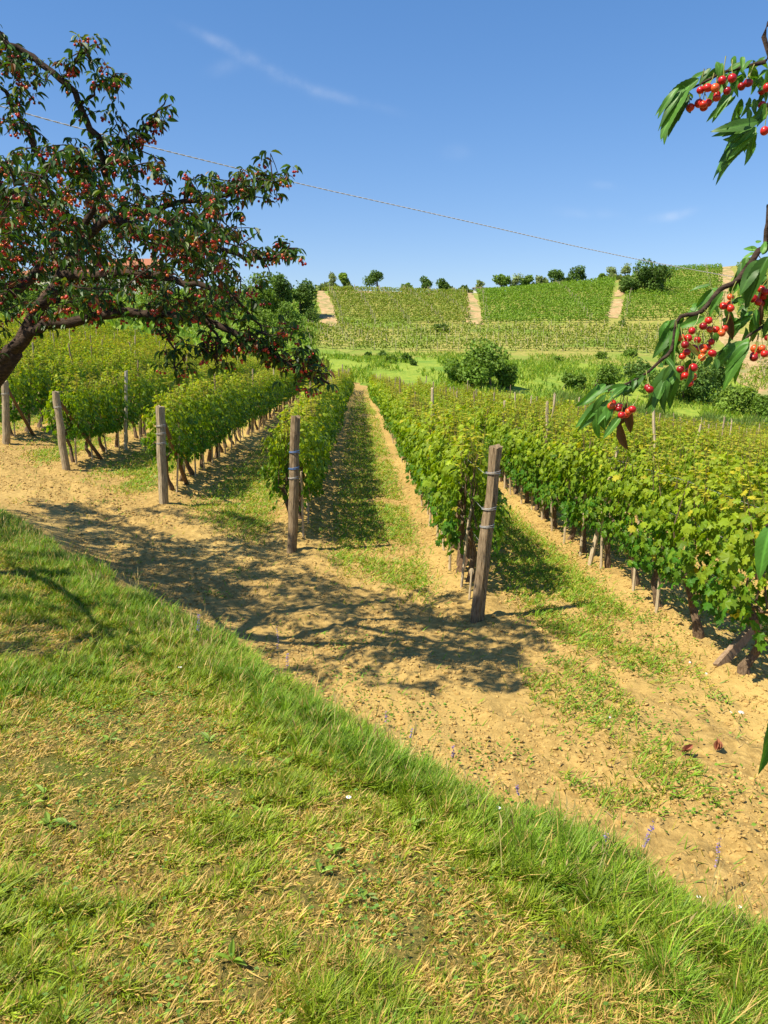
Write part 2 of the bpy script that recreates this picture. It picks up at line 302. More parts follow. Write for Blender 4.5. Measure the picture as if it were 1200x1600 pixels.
M_WIRE, n, l, b, o_ = mat('wire'); b.inputs['Base Color'].default_value = (.45, .44, .42, 1); b.inputs['Metallic'].default_value = .6; b.inputs['Roughness'].default_value = .5
M_CABLE, n, l, b, o_ = mat('cable'); b.inputs['Base Color'].default_value = (.55, .55, .55, 1); b.inputs['Roughness'].default_value = .6
M_TIE, n, l, b, o_ = mat('blue_tie'); b.inputs['Base Color'].default_value = (.07, .18, .42, 1); b.inputs['Roughness'].default_value = .5
M_WHITE = rough_mat('white_bit', (.70, .68, .64), (.85, .84, .80), 30, bump=.2, dist=.002)
M_PLASTER = rough_mat('plaster', (.62, .55, .44), (.74, .67, .55), 2, bump=.1, dist=.02)
M_TILE = rough_mat('roof_tile', (.30, .11, .06), (.46, .20, .11), 4, (1, 6, 1), bump=.5, dist=.05)
M_GLASS, n, l, b, o_ = mat('window_glass'); b.inputs['Base Color'].default_value = (.04, .05, .06, 1); b.inputs['Roughness'].default_value = .12
M_PLAIN = leaf_mat('stems_and_flowers', 0, .6, .2, vary=20)

# ---------------------------------------------------------------- terrain sheets
def axis(lo, hi, fine, f0, f1, g):
    a = list(np.arange(f0, f1, fine)); d = fine
    while a[-1] < hi: d = min(d * g, 8); a.append(a[-1] + d)
    d = fine; b = [a[0]]
    while b[-1] > lo: d = min(d * g, 12); b.append(b[-1] - d)
    return np.array(b[::-1][:-1] + a)
gx = axis(-260, 300, .045, -7.5, 5.5, 1.035); gy = axis(-25, 380, .045, 1.0, 15, 1.022)
GX, GY = np.meshgrid(gx, gy); GZ = ground_z(GX, GY)
def terrain():
    ny, nx = GX.shape; idx = np.arange(ny * nx).reshape(ny, nx)
    Q = np.stack([idx[:-1, :-1], idx[:-1, 1:], idx[1:, 1:], idx[1:, :-1]], -1).reshape(-1, 4)
    cx = (GX[:-1, :-1] + GX[1:, 1:]).ravel() / 2; cy = (GY[:-1, :-1] + GY[1:, 1:]).ravel() / 2
    s = edge_s(cx, cy); lim = np.interp(cx, [-40, -3, 3, 11, 24, 60], [82, 79, 76, 73, 67, 58])
    far = cy > 125 + 2 * vn(cx * .1, cy * .1, 2); mead = (cy > lim) & ~far
    lawn = (s < .25) & (cy < 24) & ~mead & ~far; soil = ~(far | mead | lawn)
    Vall = np.stack([GX.ravel(), GY.ravel(), GZ.ravel()], -1)
    for nm, msk, mt in (('lawn_ground', lawn, M_LAWN), ('vineyard_ground', soil, M_SOIL), ('meadow_ground', mead, M_MEADOW), ('hillside', far, M_HILL)):
        q = Q[msk]; u, inv = np.unique(q, return_inverse=True)
        tag(ob(nm, mesh_np(nm, Vall[u], [inv.reshape(-1, 4)], None, True, mt)), kind='structure')
terrain()
def strip(name, pts, w0, w1, mtl, n=60, dz=.06):        # a track laid over the hillside
    pts = np.array(pts); t = np.linspace(0, 1, n); tt = np.linspace(0, 1, len(pts)); c = np.stack([np.interp(t, tt, pts[:, 0]), np.interp(t, tt, pts[:, 1])], -1)
    d = nrm(np.gradient(c, axis=0)); nn = np.stack([d[:, 1], -d[:, 0]], -1); w = np.linspace(w0, w1, n); K = 7; V = []
    for j in range(K):
        o = (j / (K - 1) - .5); ww = w * (1 + .9 * (vn(t * 26, t * 0 + j // 4, 8) - .5)); p = c + nn * (o * ww)[:, None]
        V.append(np.stack([p[:, 0], p[:, 1], ground_z(p[:, 0], p[:, 1], False) + dz + .05 * (1 - (2 * o) ** 2)], -1))
    V = np.stack(V, 1).reshape(-1, 3); i = np.arange(n - 1)[:, None] * K; j = np.arange(K - 1)[None]
    tag(ob(name, mesh_np(name, V, [np.stack([i + j, i + j + 1, i + K + j + 1, i + K + j], -1).reshape(-1, 4)], None, True, mtl)), kind='structure')
def XY(px, Y): d = px_dir(px, 545); return (d[0] / d[1] * Y, Y)
strip('dirt_track', [XY(497, 236), XY(504, 210), XY(512, 185), XY(522, 166)], 2.4, 4.0, M_TRACK)
strip('dirt_track', [XY(727, 236), XY(733, 205), XY(738, 185), XY(744, 167)], 2.0, 4.2, M_TRACK)
strip('dirt_track', [XY(969, 226), XY(965, 212), XY(961, 200)], 1.8, 2.2, M_TRACK)
strip('dirt_track', [XY(962, 196), XY(958, 185), XY(955, 173)], 2.2, 3.0, M_TRACK)
strip('dirt_track', [XY(1126, 246), XY(1122, 215), XY(1128, 185), XY(1138, 160), XY(1148, 140), XY(1175, 122), XY(1215, 108), XY(1290, 96)], 3.0, 4.4, M_TRACK, 90)
M_TERR = rough_mat('terrace_soil', (.24, .27, .05), (.42, .34, .11), 1.3, bump=.5, dist=.2, c3=(.17, .26, .035), sc3=.09)
strip('bare_slope', [XY(514, 222), XY(600, 222), XY(722, 222)], 10, 9, M_TRACK, 60, .03)
strip('terrace_ground', [XY(500, 149), XY(700, 149), XY(900, 150), XY(1105, 151)], 24, 24, M_TERR, 90, .03)
strip('bare_slope', [XY(1165, 158), XY(1190, 140), XY(1230, 122)], 6, 9, M_TRACK, 40, .05)

# ---------------------------------------------------------------- vines
def vine_foliage(seed, n, T, L=1.05, size=(.072, .135)):
    r = np.random.default_rng(seed); g = Geo()
    # shoots rise from the cordon; leaves sit round the shoots, thicker low on the wall
    u = r.random(n); y = (r.random(n) - .5) * L * 1.05; h = .56 + 1.22 * r.random(n) ** .85
    h -= .18 * (vn(y * 2.4 + seed, y * 0, seed) ** 2) * (h < .95)
    ok = (vn(y * 4.5 + 3, h * 4 + u * 2, seed + 40) > .24) | (u < .25); y, h, u = y[ok], h[ok], u[ok]; n = len(y)
    h = .56 + (h - .56) * (.74 + .42 * vn(y * 3.1 + 11, y * 0, seed + 9))
    half = .06 + .05 * np.clip((h - .55) / .3, 0, 1) + .17 * np.clip(1 - np.abs((h - 1.0) / .8) ** 2, 0, 1) + .05 * r.standard_normal(n) + .24 * (vn(y * 3.2 + seed * 5, h * 3.2, seed) - .5)
    side = np.where(r.random(n) < .5, -1, 1); x = side * np.abs(half) * (1 - .55 * (r.random(n) ** 3))
    top = np.clip((h - 1.38) / .35, 0, 1); x *= (1 - .35 * top)
    pos = np.stack([x, y, h], -1)
    out = np.stack([side * (.9 + 0 * x), .5 * r.standard_normal(n), .55 + .5 * top + .35 * r.standard_normal(n)], -1)
    tip = np.stack([side * .35 + .35 * r.standard_normal(n), .5 * r.standard_normal(n), -1.0 + 1.0 * top + .35 * r.standard_normal(n)], -1)
    sz = r.uniform(*size, n) * (1 - .38 * top)
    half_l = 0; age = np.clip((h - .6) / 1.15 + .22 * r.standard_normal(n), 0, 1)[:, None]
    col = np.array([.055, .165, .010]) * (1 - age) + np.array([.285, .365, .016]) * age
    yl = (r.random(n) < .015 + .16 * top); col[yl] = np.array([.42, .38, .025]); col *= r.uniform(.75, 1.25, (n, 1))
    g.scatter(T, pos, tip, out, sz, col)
    # loose shoots above the hedge
    for k in range(int(10 * L)):
        b = np.array([r.uniform(-.12, .12), r.uniform(-.5, .5) * L, 1.45]); hh = r.uniform(.25, .62); ln = np.array([r.uniform(-.14, .14), r.uniform(-.12, .12), 0])
        pts = np.array([b + (np.array([0, 0, hh]) + ln) * t for t in (0, .35, .7, 1)]); g.tube(pts, [.004, .0035, .003, .0015], (.26, .22, .06), 4, False)
        m = 7; t = r.random(m); p = b + (np.array([0, 0, hh]) + ln) * t[:, None]
        a = r.random(m) * 6.28; tp = np.stack([np.cos(a), np.sin(a), .2 + 0 * a], -1); nn = np.stack([-.3 * np.cos(a), -.3 * np.sin(a), 1 + 0 * a], -1)
        g.scatter(T, p, tp, nn, r.uniform(.04, .085, m), np.array([.42, .40, .03]) * r.uniform(.8, 1.2, (m, 1)))
    return g
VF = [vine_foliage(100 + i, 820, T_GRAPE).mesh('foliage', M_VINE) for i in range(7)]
def vine_trunk(seed):
    r = np.random.default_rng(seed); g = Geo(); c = (.13, .09, .06)
    pts = [np.array([0, 0, -.06])]; 
    for k in range(6): pts.append(pts[-1] + np.array([r.normal(0, .028), r.normal(0, .03), .125]))
    g.tube(pts, [.05, .042, .034, .033, .03, .034, .026], c, 9, True, .5)
    for sgn in (-1, 1):
        p = [pts[-1] - np.array([0, 0, .03])]
        for k in range(4): p.append(p[-1] + np.array([r.normal(0, .02), sgn * .12, r.uniform(-.01, .06)]))
        g.tube(p, [.022, .018, .015, .012, .008], c, 6, True, .4)
    for k in range(4):
        b = pts[-1] + np.array([r.normal(0, .04), r.uniform(-.35, .35), .05]); g.tube([b, b + np.array([r.normal(0, .04), r.normal(0, .05), .4]), b + np.array([r.normal(0, .06), r.normal(0, .1), .9])], [.009, .007, .004], (.2, .15, .08), 5, False)
    return g
VT = [vine_trunk(300 + i).mesh('trunk', M_TRUNK) for i in range(6)]
def stake_mesh(seed, h=1.0, w=.018):
    r = np.random.default_rng(seed); g = Geo(); l = r.normal(0, .05, 2)
    g.tube([(0, 0, -.12), (l[0] * .3, l[1] * .3, .3), (l[0] * .7, l[1] * .7, .8), (l[0], l[1], h)], [w * 1.1, w, w, w * .8], (.3, .25, .2), 6, True, .25); return g
VS = [stake_mesh(400 + i).mesh('vine_stake', M_STAKE) for i in range(5)]
def visible(x, y, z, m=40):
    d = np.array([x, y, z - EYE]); f = d[1] * math.cos(PITCH) - d[2] * math.sin(PITCH)
    if f < .5: return False
    u = 600 + F * d[0] / f; v = 800 - F * (d[1] * math.sin(PITCH) + d[2] * math.cos(PITCH)) / f
    return -m < u < 1200 + m and -m < v < 1600 + m
ROWNAME = {'A': 'row behind the blue-tied upright post', 'B': 'row behind the thick leaning post', 'R1': 'right row with the slotted bar',
           'L1': 'row behind the wire-wrapped grey post', 'L2': 'row behind the slanted braced post', 'L3': 'row behind the left-edge post'}
for i in range(2, 7): ROWNAME['R%d' % i] = '%s row right of the leaning post' % {2: 'second', 3: 'third', 4: 'fourth', 5: 'fifth', 6: 'sixth'}[i]
for i in range(4, 8): ROWNAME['L%d' % i] = '%s row left of the blue-tied post' % {4: 'fourth', 5: 'fifth', 6: 'sixth', 7: 'seventh'}[i]
def ordn(i): return '%d%s' % (i, 'th' if 10 < i % 100 < 14 else {1: 'st', 2: 'nd', 3: 'rd'}.get(i % 10, 'th'))
plants = []
for k, (x0, y0, y1) in ROWS.items():
    y = y0 + .55; i = 1
    while y < y1:
        x = row_x(k, y) + random.gauss(0, .03); plants.append([k, i, x, y]); y += .93 + random.uniform(-.07, .07); i += 1
pl_z = ground_z(np.array([p[2] for p in plants]), np.array([p[3] for p in plants]))
for p, z in zip(plants, pl_z): p.append(float(z))
cand = sorted([p for p in plants if p[0] in ROWNAME and visible(p[2], p[3], p[4] + 1, 60)], key=lambda p: math.hypot(p[2], p[3]) * (1 if p[0] in ('A', 'B', 'R1', 'L1', 'L2', 'L3') else 1.5))[:296]
keep = set((p[0], p[1]) for p in cand)
for p in cand:
    k, i, x, y, z = p
    e = ob('grapevine', None, None, (x, y, z)); e.empty_display_size = .2; e.rotation_euler.z = random.choice((0, math.pi)) + random.gauss(0, .05); sc = random.uniform(.93, 1.06); e.scale = (sc * random.uniform(.95, 1.2), 1.02, sc)
    tag(e, '%s grapevine from the near end, %s' % (ordn(i), ROWNAME[k]), 'grapevine', 'grapevines in the vineyard rows')
    ob('trunk', random.choice(VT), e); ob('foliage', random.choice(VF), e)
    if not (k == 'R1' and i < 3):
        s_ = ob('vine_stake', random.choice(VS), None, (x + random.uniform(.09, .15) * (1 if k[0] in 'AL' else -1), y - random.uniform(.05, .25), z)); s_.rotation_euler.z = random.uniform(0, 6)
        tag(s_, 'thin stake beside the %s vine, %s' % (ordn(i), ROWNAME[k]), 'stake', 'thin stakes beside the grapevines')
# the rest of the field
def far_vines():
    lods = []
    for i in range(6):
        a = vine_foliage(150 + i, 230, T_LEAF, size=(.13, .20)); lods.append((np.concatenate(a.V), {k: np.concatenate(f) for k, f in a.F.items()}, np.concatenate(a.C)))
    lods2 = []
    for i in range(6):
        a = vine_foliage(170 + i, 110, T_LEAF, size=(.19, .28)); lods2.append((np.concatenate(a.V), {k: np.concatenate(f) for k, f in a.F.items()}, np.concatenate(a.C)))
    tk = []
    for i in range(3):
        g = Geo(); r = np.random.default_rng(i); g.tube([(0, 0, -.05), (r.normal(0, .03), r.normal(0, .03), .3), (0, 0, .7)], [.045, .035, .03], (.15, .105, .07), 5, False); g.tube([(.06, -.1, -.05), (.05, -.1, .7)], [.016, .016], (.5, .43, .33), 4, False)
        tk.append(g)
    G = Geo(); T_ = Geo()
    for k, i, x, y, z in plants:
        if (k, i) in keep or not visible(x, y, z + 1, 160): continue
        V, Fc, Cc = random.choice(lods if math.hypot(x, y) < 42 else lods2); sx = random.choice((-1, 1)); sc = random.uniform(.88, 1.08)
        G.add(V * np.array([sx * 1.15, sx, sc]) + np.array([x, y, z]), list(Fc.values()), Cc * random.uniform(.85, 1.15))
        if y < 45:
            t = random.choice(tk); T_.add(np.concatenate(t.V) + np.array([x, y, z]), [np.concatenate(f) for f in t.F.values()], np.concatenate(t.C))
    tag(ob('distant_vine_rows', G.mesh('distant_vine_rows', M_VINE)), 'mass of yellow-green vine foliage filling the rest of the near vineyard', 'vine rows', kind='stuff')
    tag(ob('distant_vine_trunks', T_.mesh('distant_vine_trunks', M_PLAIN)), 'brown trunks and stakes under the farther vine rows', 'vine trunks', kind='stuff')
far_vines()

# ---------------------------------------------------------------- posts
def post_mesh(name, pts, r0, r1, mtl, k=12, jit=.12, split=False):
    g = Geo(); pts = np.array(pts); n = 9; t = np.linspace(0, 1, n); p = pts[0] + (pts[-1] - pts[0]) * t[:, None]; p[1:-1, :2] += RNG.normal(0, .006, (n - 2, 2))
    rad = r0 + (r1 - r0) * t + RNG.normal(0, .003, n)
    # uneven section that keeps its grooves along the length
    groove = 1 + jit * (RNG.random(k) - .5); groove[k // 3] *= .72 if split else .9; groove[(k // 3 + k // 2) % k] *= .8 if split else .95
    a = np.arange(k) / k * 2 * math.pi; V = p[:, None] + (rad[:, None] * groove[None] * (1 + .05 * (RNG.random((n, k)) - .5)))[..., None] * np.stack([np.cos(a), np.sin(a), 0 * a], -1)[None]
    i = np.arange(n - 1)[:, None] * k; j = np.arange(k)[None]; j2 = (j + 1) % k
    Fq = np.stack([i + j, i + j2, i + k + j2, i + k + j], -1).reshape(-1, 4); V = V.reshape(-1, 3); V[-k:, 2] += RNG.normal(0, .012, k)
    b = len(V); V = np.concatenate([V, p[-1:] + np.array([0, 0, -.012 if split else .004])]); jj = np.arange(k)
    g.add(V, [Fq, np.stack([np.full(k, b), b - k + jj, b - k + (jj + 1) % k], -1)], (.3, .25, .2))
    return g.mesh(name, mtl)
def ring(e, name, base, top, t, r, mtl, th=.004, turns=2):
    g = Geo(); a = np.linspace(0, 2 * math.pi * turns, 14 * turns); p = base + (top - base) * t; V = p + np.stack([np.cos(a) * r, np.sin(a) * r, (a / a[-1] - .5) * .03 * turns + .01 * np.sin(a * .5)], -1)
    g.tube(V, th, (.4, .4, .4), 5, False); return ob(name, g.mesh(name, mtl), e)
def end_post(label, bpx, tpx, wpx, mtl, split=False, brace=None, ties=((.35, 'w'), (.7, 'w'))):
    h = hit(*bpx); h0 = h.copy(); top = P(tpx[0], tpx[1], h[1]); r = wpx / 2 * h[1] / F
    e = ob('wooden_post', None, None, tuple(h0)); tag(e, label, 'post', 'end posts of the vine rows')
    b0 = np.zeros(3); t0 = top - h0
    ob('shaft', post_mesh('shaft', [b0 - np.array([0, 0, .15]) - t0 * .0, t0], r * 1.08, r * .95, mtl, split=split), e)
    for t, c in ties: ring(e, 'tie', b0, t0, t, r * 1.1, M_TIE if c == 'b' else M_WIRE)
    if brace:
        q = hit(*brace) - h0; g = Geo(); st = t0 * .88 + np.array([0.0, r * 1.3, 0]); d = q - st
        g.tube([st, st + d * .4 + np.array([0, 0, .01]), q + d * .04], [.034, .038, .042], (.2, .15, .1), 8, True, .2); ob('brace', g.mesh('brace', M_BRACE), e)
    return h0, top
pA = end_post('upright weathered wooden post with blue ties at the end of its row', (455, 862), (462, 650), 15, M_WOOD, ties=((.62, 'b'), (.74, 'b'), (.55, 'w')))
pB = end_post('thick split wooden post leaning right in the middle of the photo', (744, 972), (775, 699), 21, M_WOOD, True, ties=((.66, 'w'), (.86, 'w'), (.56, 'w')))
pC = end_post('straight grey wooden post wrapped with wire, dark brace behind it', (256, 787), (250, 635), 14, M_GREYW, brace=(292, 757), ties=((.72, 'w'), (.8, 'w'), (.62, 'w')))
pD = end_post('slanted grey post with a diagonal brace, second from the left edge', (104, 735), (87, 612), 11, M_GREYW, brace=(158, 717), ties=((.8, 'w'),))
pE = end_post('grey post with brace cut by the left edge of the photo', (10, 694), (8, 596), 11, M_GREYW, brace=(52, 680), ties=((.8, 'w'),))
# intermediate posts, each its own thing
posts = []
def line_post(label, bpx, tpx, w, mtl):
    h = hit(*bpx); top = P(tpx[0], tpx[1], h[1]); me = post_mesh('vineyard_post', [np.array([0, 0, -.1]), top - h], w, w * .9, mtl, 8); o = ob('vineyard_post', me, None, tuple(h)); tag(o, label, 'post', 'posts standing inside the vine rows')
line_post('tall pale square post above the vines left of the grey wired post', (196, 703), (197, 580), .045, M_CONC)
line_post('tall slotted pale post rising from the right-hand row', (920, 884), (965, 700), .036, M_STAKE)
pm = [post_mesh('vineyard_post', [np.array([0, 0, -.1]), np.array([random.gauss(0, .06), random.gauss(0, .06), 2.02])], .028, .025, m_, 7) for m_ in (M_GREYW, M_GREYW, M_WOOD, M_STAKE)]
for k, (x0, y0, y1) in ROWS.items():
    y = y0 + 4.2 + (hash(k[-1]) % 5) * .3 if k not in ('R1',) else 13.5; i = 2
    y = y0 + 5.0 if k != 'R1' else 14.0
    while y < y1:
        posts.append((k, i, row_x(k, y) + random.uniform(-.03, .08), y + .4)); y += 4.4 if k[0] == 'R' else 6.2; i += 1
posts = [p for p in posts if visible(p[2], p[3], -1, 30) and p[3] < 74]
posts.sort(key=lambda p: math.hypot(p[2], p[3]))
pz = ground_z(np.array([p[2] for p in posts]), np.array([p[3] for p in posts]))
Gp = Geo()
RN2 = dict(ROWNAME)
for i in range(7, 17): RN2['R%d' % i] = '%s row right of the leaning post' % ordn(i)
for i in range(8, 13): RN2['L%d' % i] = '%s row left of the blue-tied post' % ordn(i)
for (k, i, x, y), z in list(zip(posts, pz))[:285]:
    o = ob('vineyard_post', random.choice(pm), None, (x, y, z)); o.rotation_euler = (random.gauss(0, .03), random.gauss(0, .04), random.uniform(0, 6)); o.scale.z = random.uniform(.95, 1.14)
    tag(o, '%s wooden post counted along the %s' % (ordn(i), RN2[k]), 'post', 'posts standing inside the vine rows')
# trellis wires of the nearest rows, one thing per row
for k in ('A', 'B', 'L1', 'L2', 'R1'):
    x0, y0, y1 = ROWS[k]; g = Geo(); ys = np.arange({'R1': 5.0}.get(k, y0 - .35), min(y1, 40), 1.5); xs = x0 + ROW_K * (ys - 10); zs = ground_z(xs, ys, False)
    for h in (.75, 1.15, 1.55): g.tube(np.stack([xs, ys, zs + h], -1), .003, (.4, .4, .4), 4, False)
    e = ob('trellis_wire', g.mesh('trellis_wire', M_WIRE)); tag(e, 'thin metal trellis wires strung along the %s' % ROWNAME[k], 'wire', 'trellis wires')
# slotted bar propped at the near end of the right row, and the small plank in the middle row
def slotted_bar():
    a = hit(1124, 1040); b = P(1172, 985, a[1] + .25); L = np.linalg.norm(b - a) * 1.25; d = nrm(b - a); u = nrm(np.cross(d, np.array([0, 1., .1]))); v = np.cross(d, u)
    g = Geo(); w = .045; th = .02; t = 0; e_ = []
    def box(p, q, x0, x1, y0, y1):
        V = [a + d * s + u * xx + v * yy for s in (p, q) for xx, yy in ((x0, y0), (x1, y0), (x1, y1), (x0, y1))]
        g.add(V, [np.array([(0, 3, 2, 1), (4, 5, 6, 7), (0, 1, 5, 4), (1, 2, 6, 5), (2, 3, 7, 6), (3, 0, 4, 7)])], (.25, .16, .11))
    box(-.05, L, -w, -w + .025, -th, th); box(-.05, L, w - .025, w, -th, th); box(-.05, L, -w, w, th + .002, th + .012)
    s = .0
    while s < L: box(s, s + .05, -w + .027, w - .027, -th, th); s += .13
    tag(ob('slotted_bar', g.mesh('slotted_bar', M_BARW)), 'brown slotted bar propped at a slant under the near end of the right row', 'bar')
    a = hit(719, 893); b = P(731, 856, a[1] + .1); d = b - a; g = Geo(); u = np.array([.05, 0, -.01]); v = np.array([0, .02, 0])
    V = [a - d * .15 + s * u + t_ * v for s, t_ in ((-1, -1), (1, -1), (1, 1), (-1, 1))] + [a + d * 1.2 + s * u + t_ * v for s, t_ in ((-1, -1), (1, -1), (1, 1), (-1, 1))]
    g.add(V, [np.array([(0, 3, 2, 1), (4, 5, 6, 7), (0, 1, 5, 4), (1, 2, 6, 5), (2, 3, 7, 6), (3, 0, 4, 7)])], (.2, .2, .2)); tag(ob('plank', g.mesh('plank', M_BRACE)), 'short reddish plank leaning at the foot of the middle row', 'plank')
    a = P(737, 893, hit(742, 945)[1] + .15); g = Geo(); g.scatter(T_BALL, a[None], np.array([[0, 1., 0]]), np.array([[0, 0, 1.]]), .028, (.6, .55, .45)); V = g.V[0]; V[:, 1] = a[1] + (V[:, 1] - a[1]) * .3; V[:, 2] = a[2] + (V[:, 2] - a[2]) * 1.6
    g.tube([a, a - np.array([.02, 0, .34])], [.012, .014], (.5, .45, .35), 6); tag(ob('short_peg', g.mesh('short_peg', M_STAKE)), 'short pale peg with rounded head beside the thick leaning split post', 'peg')
slotted_bar()

# ---------------------------------------------------------------- trees and bushes
def blob_tree(name, label, cat, group, base, h, w, col, n=1400, leaf=.4, low=.12, lobes=9, seed=0, open_=0., flat=1.0, stems=1):
    r = np.random.default_rng(seed); e = ob(name, None, None, tuple(base)); tag(e, label, cat, group); g = Geo(); t = Geo()
    w = w * 1.12; h = h * 1.06; cz = h * (low + 1) / 2; rz = h * (1 - low) / 2; rx = w / 2; cs = []
    for i in range(lobes):
        a = r.random() * 6.28; q = r.random() ** .6; zz = r.uniform(-.72, .72); m = math.sqrt(max(0, 1 - zz * zz))
        cs.append((rx * .62 * q * m * math.cos(a), rx * .62 * q * m * math.sin(a), cz + rz * zz * .8, r.uniform(.22, .5) * min(rx, rz * 1.2)))
    for i in range(stems):
        ox = 0 if stems == 1 else r.uniform(-.25, .25) * w; pts = [(ox, 0, -.3), (ox + r.normal(0, .03) * w, 0, h * .25), (ox * .6 + r.normal(0, .04) * w, r.normal(0, .04) * w, h * .55), (0, 0, h * .8)]
        t.tube(pts, [h * .032, h * .025, h * .015, h * .005], (.12, .09, .065), 7, True, .2)
    for c in cs: t.tube([(0, 0, h * r.uniform(.15, .4)), (c[0] * .5, c[1] * .5, c[2] * .6 + h * .08), c[:3]], [h * .012, h * .009, h * .004], (.12, .09, .065), 5, False)
    ob('trunk', t.mesh('trunk', M_PLAIN), e)
    per = n // lobes
    for c in cs:
        d = nrm(r.standard_normal((per, 3))); rad = c[3] * (1 - (.45 + open_) * r.random(per) ** 2.2) * (1 + .35 * (r.random(per) < .12) * r.random(per)) * (1 + .25 * (vn(d[:, 0] * 3 + 5, d[:, 2] * 3 + d[:, 1] * 2, seed) - .3)); p = np.array(c[:3]) + d * rad[:, None] * np.array([1.15, 1.15, .92 * flat])
        p[:, 2] = np.maximum(p[:, 2], .03 * h); tip = nrm(d + .9 * r.standard_normal((per, 3)) - np.array([0, 0, .3])); cc = np.array(col) * r.uniform(.7, 1.35, (per, 1)) * r.uniform(.85, 1.15)
        g.scatter(T_LEAF, p, tip, d + .6 * r.standard_normal((per, 3)) + np.array([0, 0, .4]), leaf * r.uniform(.6, 1.3, per), cc, wid=leaf * r.uniform(.9, 1.6, per))
    ob('crown', g.mesh('crown', M_FAR), e); return e
DK = (.10, .175, .032); MD = (.145, .24, .032); LT = (.19, .29, .04); PALE = (.24, .30, .11)
crest = [(521, 449, 424, 15, PALE, 'thin pale airy tree at the left end of the hill crest'), (538, 449, 425, 14, LT, 'second thin airy tree near the left end of the hill crest'), (590, 450, 423, 40, DK, 'round dark tree alone on the crest above the left hill field'),
         (635, 452, 440, 9, MD, 'tiny bush-like tree on the crest right of the round dark tree'), (663, 454, 433, 17, DK, 'small upright dark tree on the crest over the left hill field'), (692, 455, 436, 19, DK, 'small spiky tree on the crest left of the middle track'),
         (722, 458, 448, 20, DK, 'low dark bush at the top of the middle track'), (747, 453, 436, 11, PALE, 'thin pale tree right beside the small white shed'), (781, 453, 424, 26, MD, 'first tree of the loose clump right of the shed'),
         (802, 452, 427, 22, PALE, 'pale airy tree in the middle of the crest clump'), (819, 451, 432, 20, MD, 'low tree at the right of the crest clump'), (838, 448, 430, 9, PALE, 'slender pale sapling between the clump and the round trees'),
         (864, 448, 420, 35, DK, 'round dark tree, left one of the crest pair'), (902, 444, 415, 35, DK, 'round dark tree, right one of the crest pair'), (882, 447, 436, 18, DK, 'low bush between the pair of round crest trees'),
         (936, 440, 427, 17, MD, 'small dark bush left of the pale trees on the crest'), (950, 438, 415, 16, PALE, 'left pale airy tree left of the large dark hill tree'), (970, 437, 412, 20, PALE, 'right pale airy tree left of the large dark hill tree')]
for i, (px, pb, pt, w, c, lb) in enumerate(crest):
    Y = 237.0 if px < 850 else 240.0; x, _ = XY(px, Y); z = float(base_z(np.array([x]), np.array([Y]))[0]); zt = P(px, pt, Y)[2]
    pale = c == PALE
    blob_tree('crest_tree', lb, 'tree', 'trees on the hill crest', (x, Y, z - .2), max(2.0, zt - z), w * Y / F, c, 700 if pale else 1500, .42 if pale else .5, .22 if w < 30 and (pb - pt) > 15 else .05, 8, 50 + i, .2 if pale else 0)
def bush(px, pb, pt, w, c, lb, n=1800, leaf=.3, grp='bushes of the valley and slopes', low=.0, seed=None, lobes=10, name='bush', cat='bush', Y=None):
    h = hit(px, pb) if Y is None else None
    if h is None:
        Y = Y or 237; x, _ = XY(px, Y); h = np.array([x, Y, float(base_z(np.array([x]), np.array([Y]))[0])])
    zt = P(px, pt, h[1])[2]; blob_tree(name, lb, cat, grp, (h[0], h[1], h[2] - .1), max(.6, zt - h[2]), w * h[1] / F, c, n, leaf, low, lobes, seed or int(px * 7 + pt), 0.02, 1, 2)
bush(1017, 458, 407, 66, DK, 'largest dark tree on the right hill, below the cable', 4200, .55, low=.04, name='hill_tree', cat='tree', grp='trees on the hill crest')
bush(984, 458, 427, 44, DK, 'smaller dark tree joined to the left of the largest hill tree', 2400, .5, low=.02, name='hill_tree', cat='tree', grp='trees on the hill crest')
for a in [(408, 500, 428, 46, MD, 'leftmost tall tree of the clump beside the left dirt track'), (441, 498, 426, 50, DK, 'tallest dark tree of the clump beside the left dirt track'), (478, 496, 436, 42, DK, 'dark rounded tree nearest the top of the left dirt track'), (420, 496, 452, 36, LT, 'bright green bush in front of the tall trees beside the left track')]:
    bush(*a, n=2600, leaf=.5, name='slope_tree', cat='tree', grp='trees beside the left dirt track', low=.02)
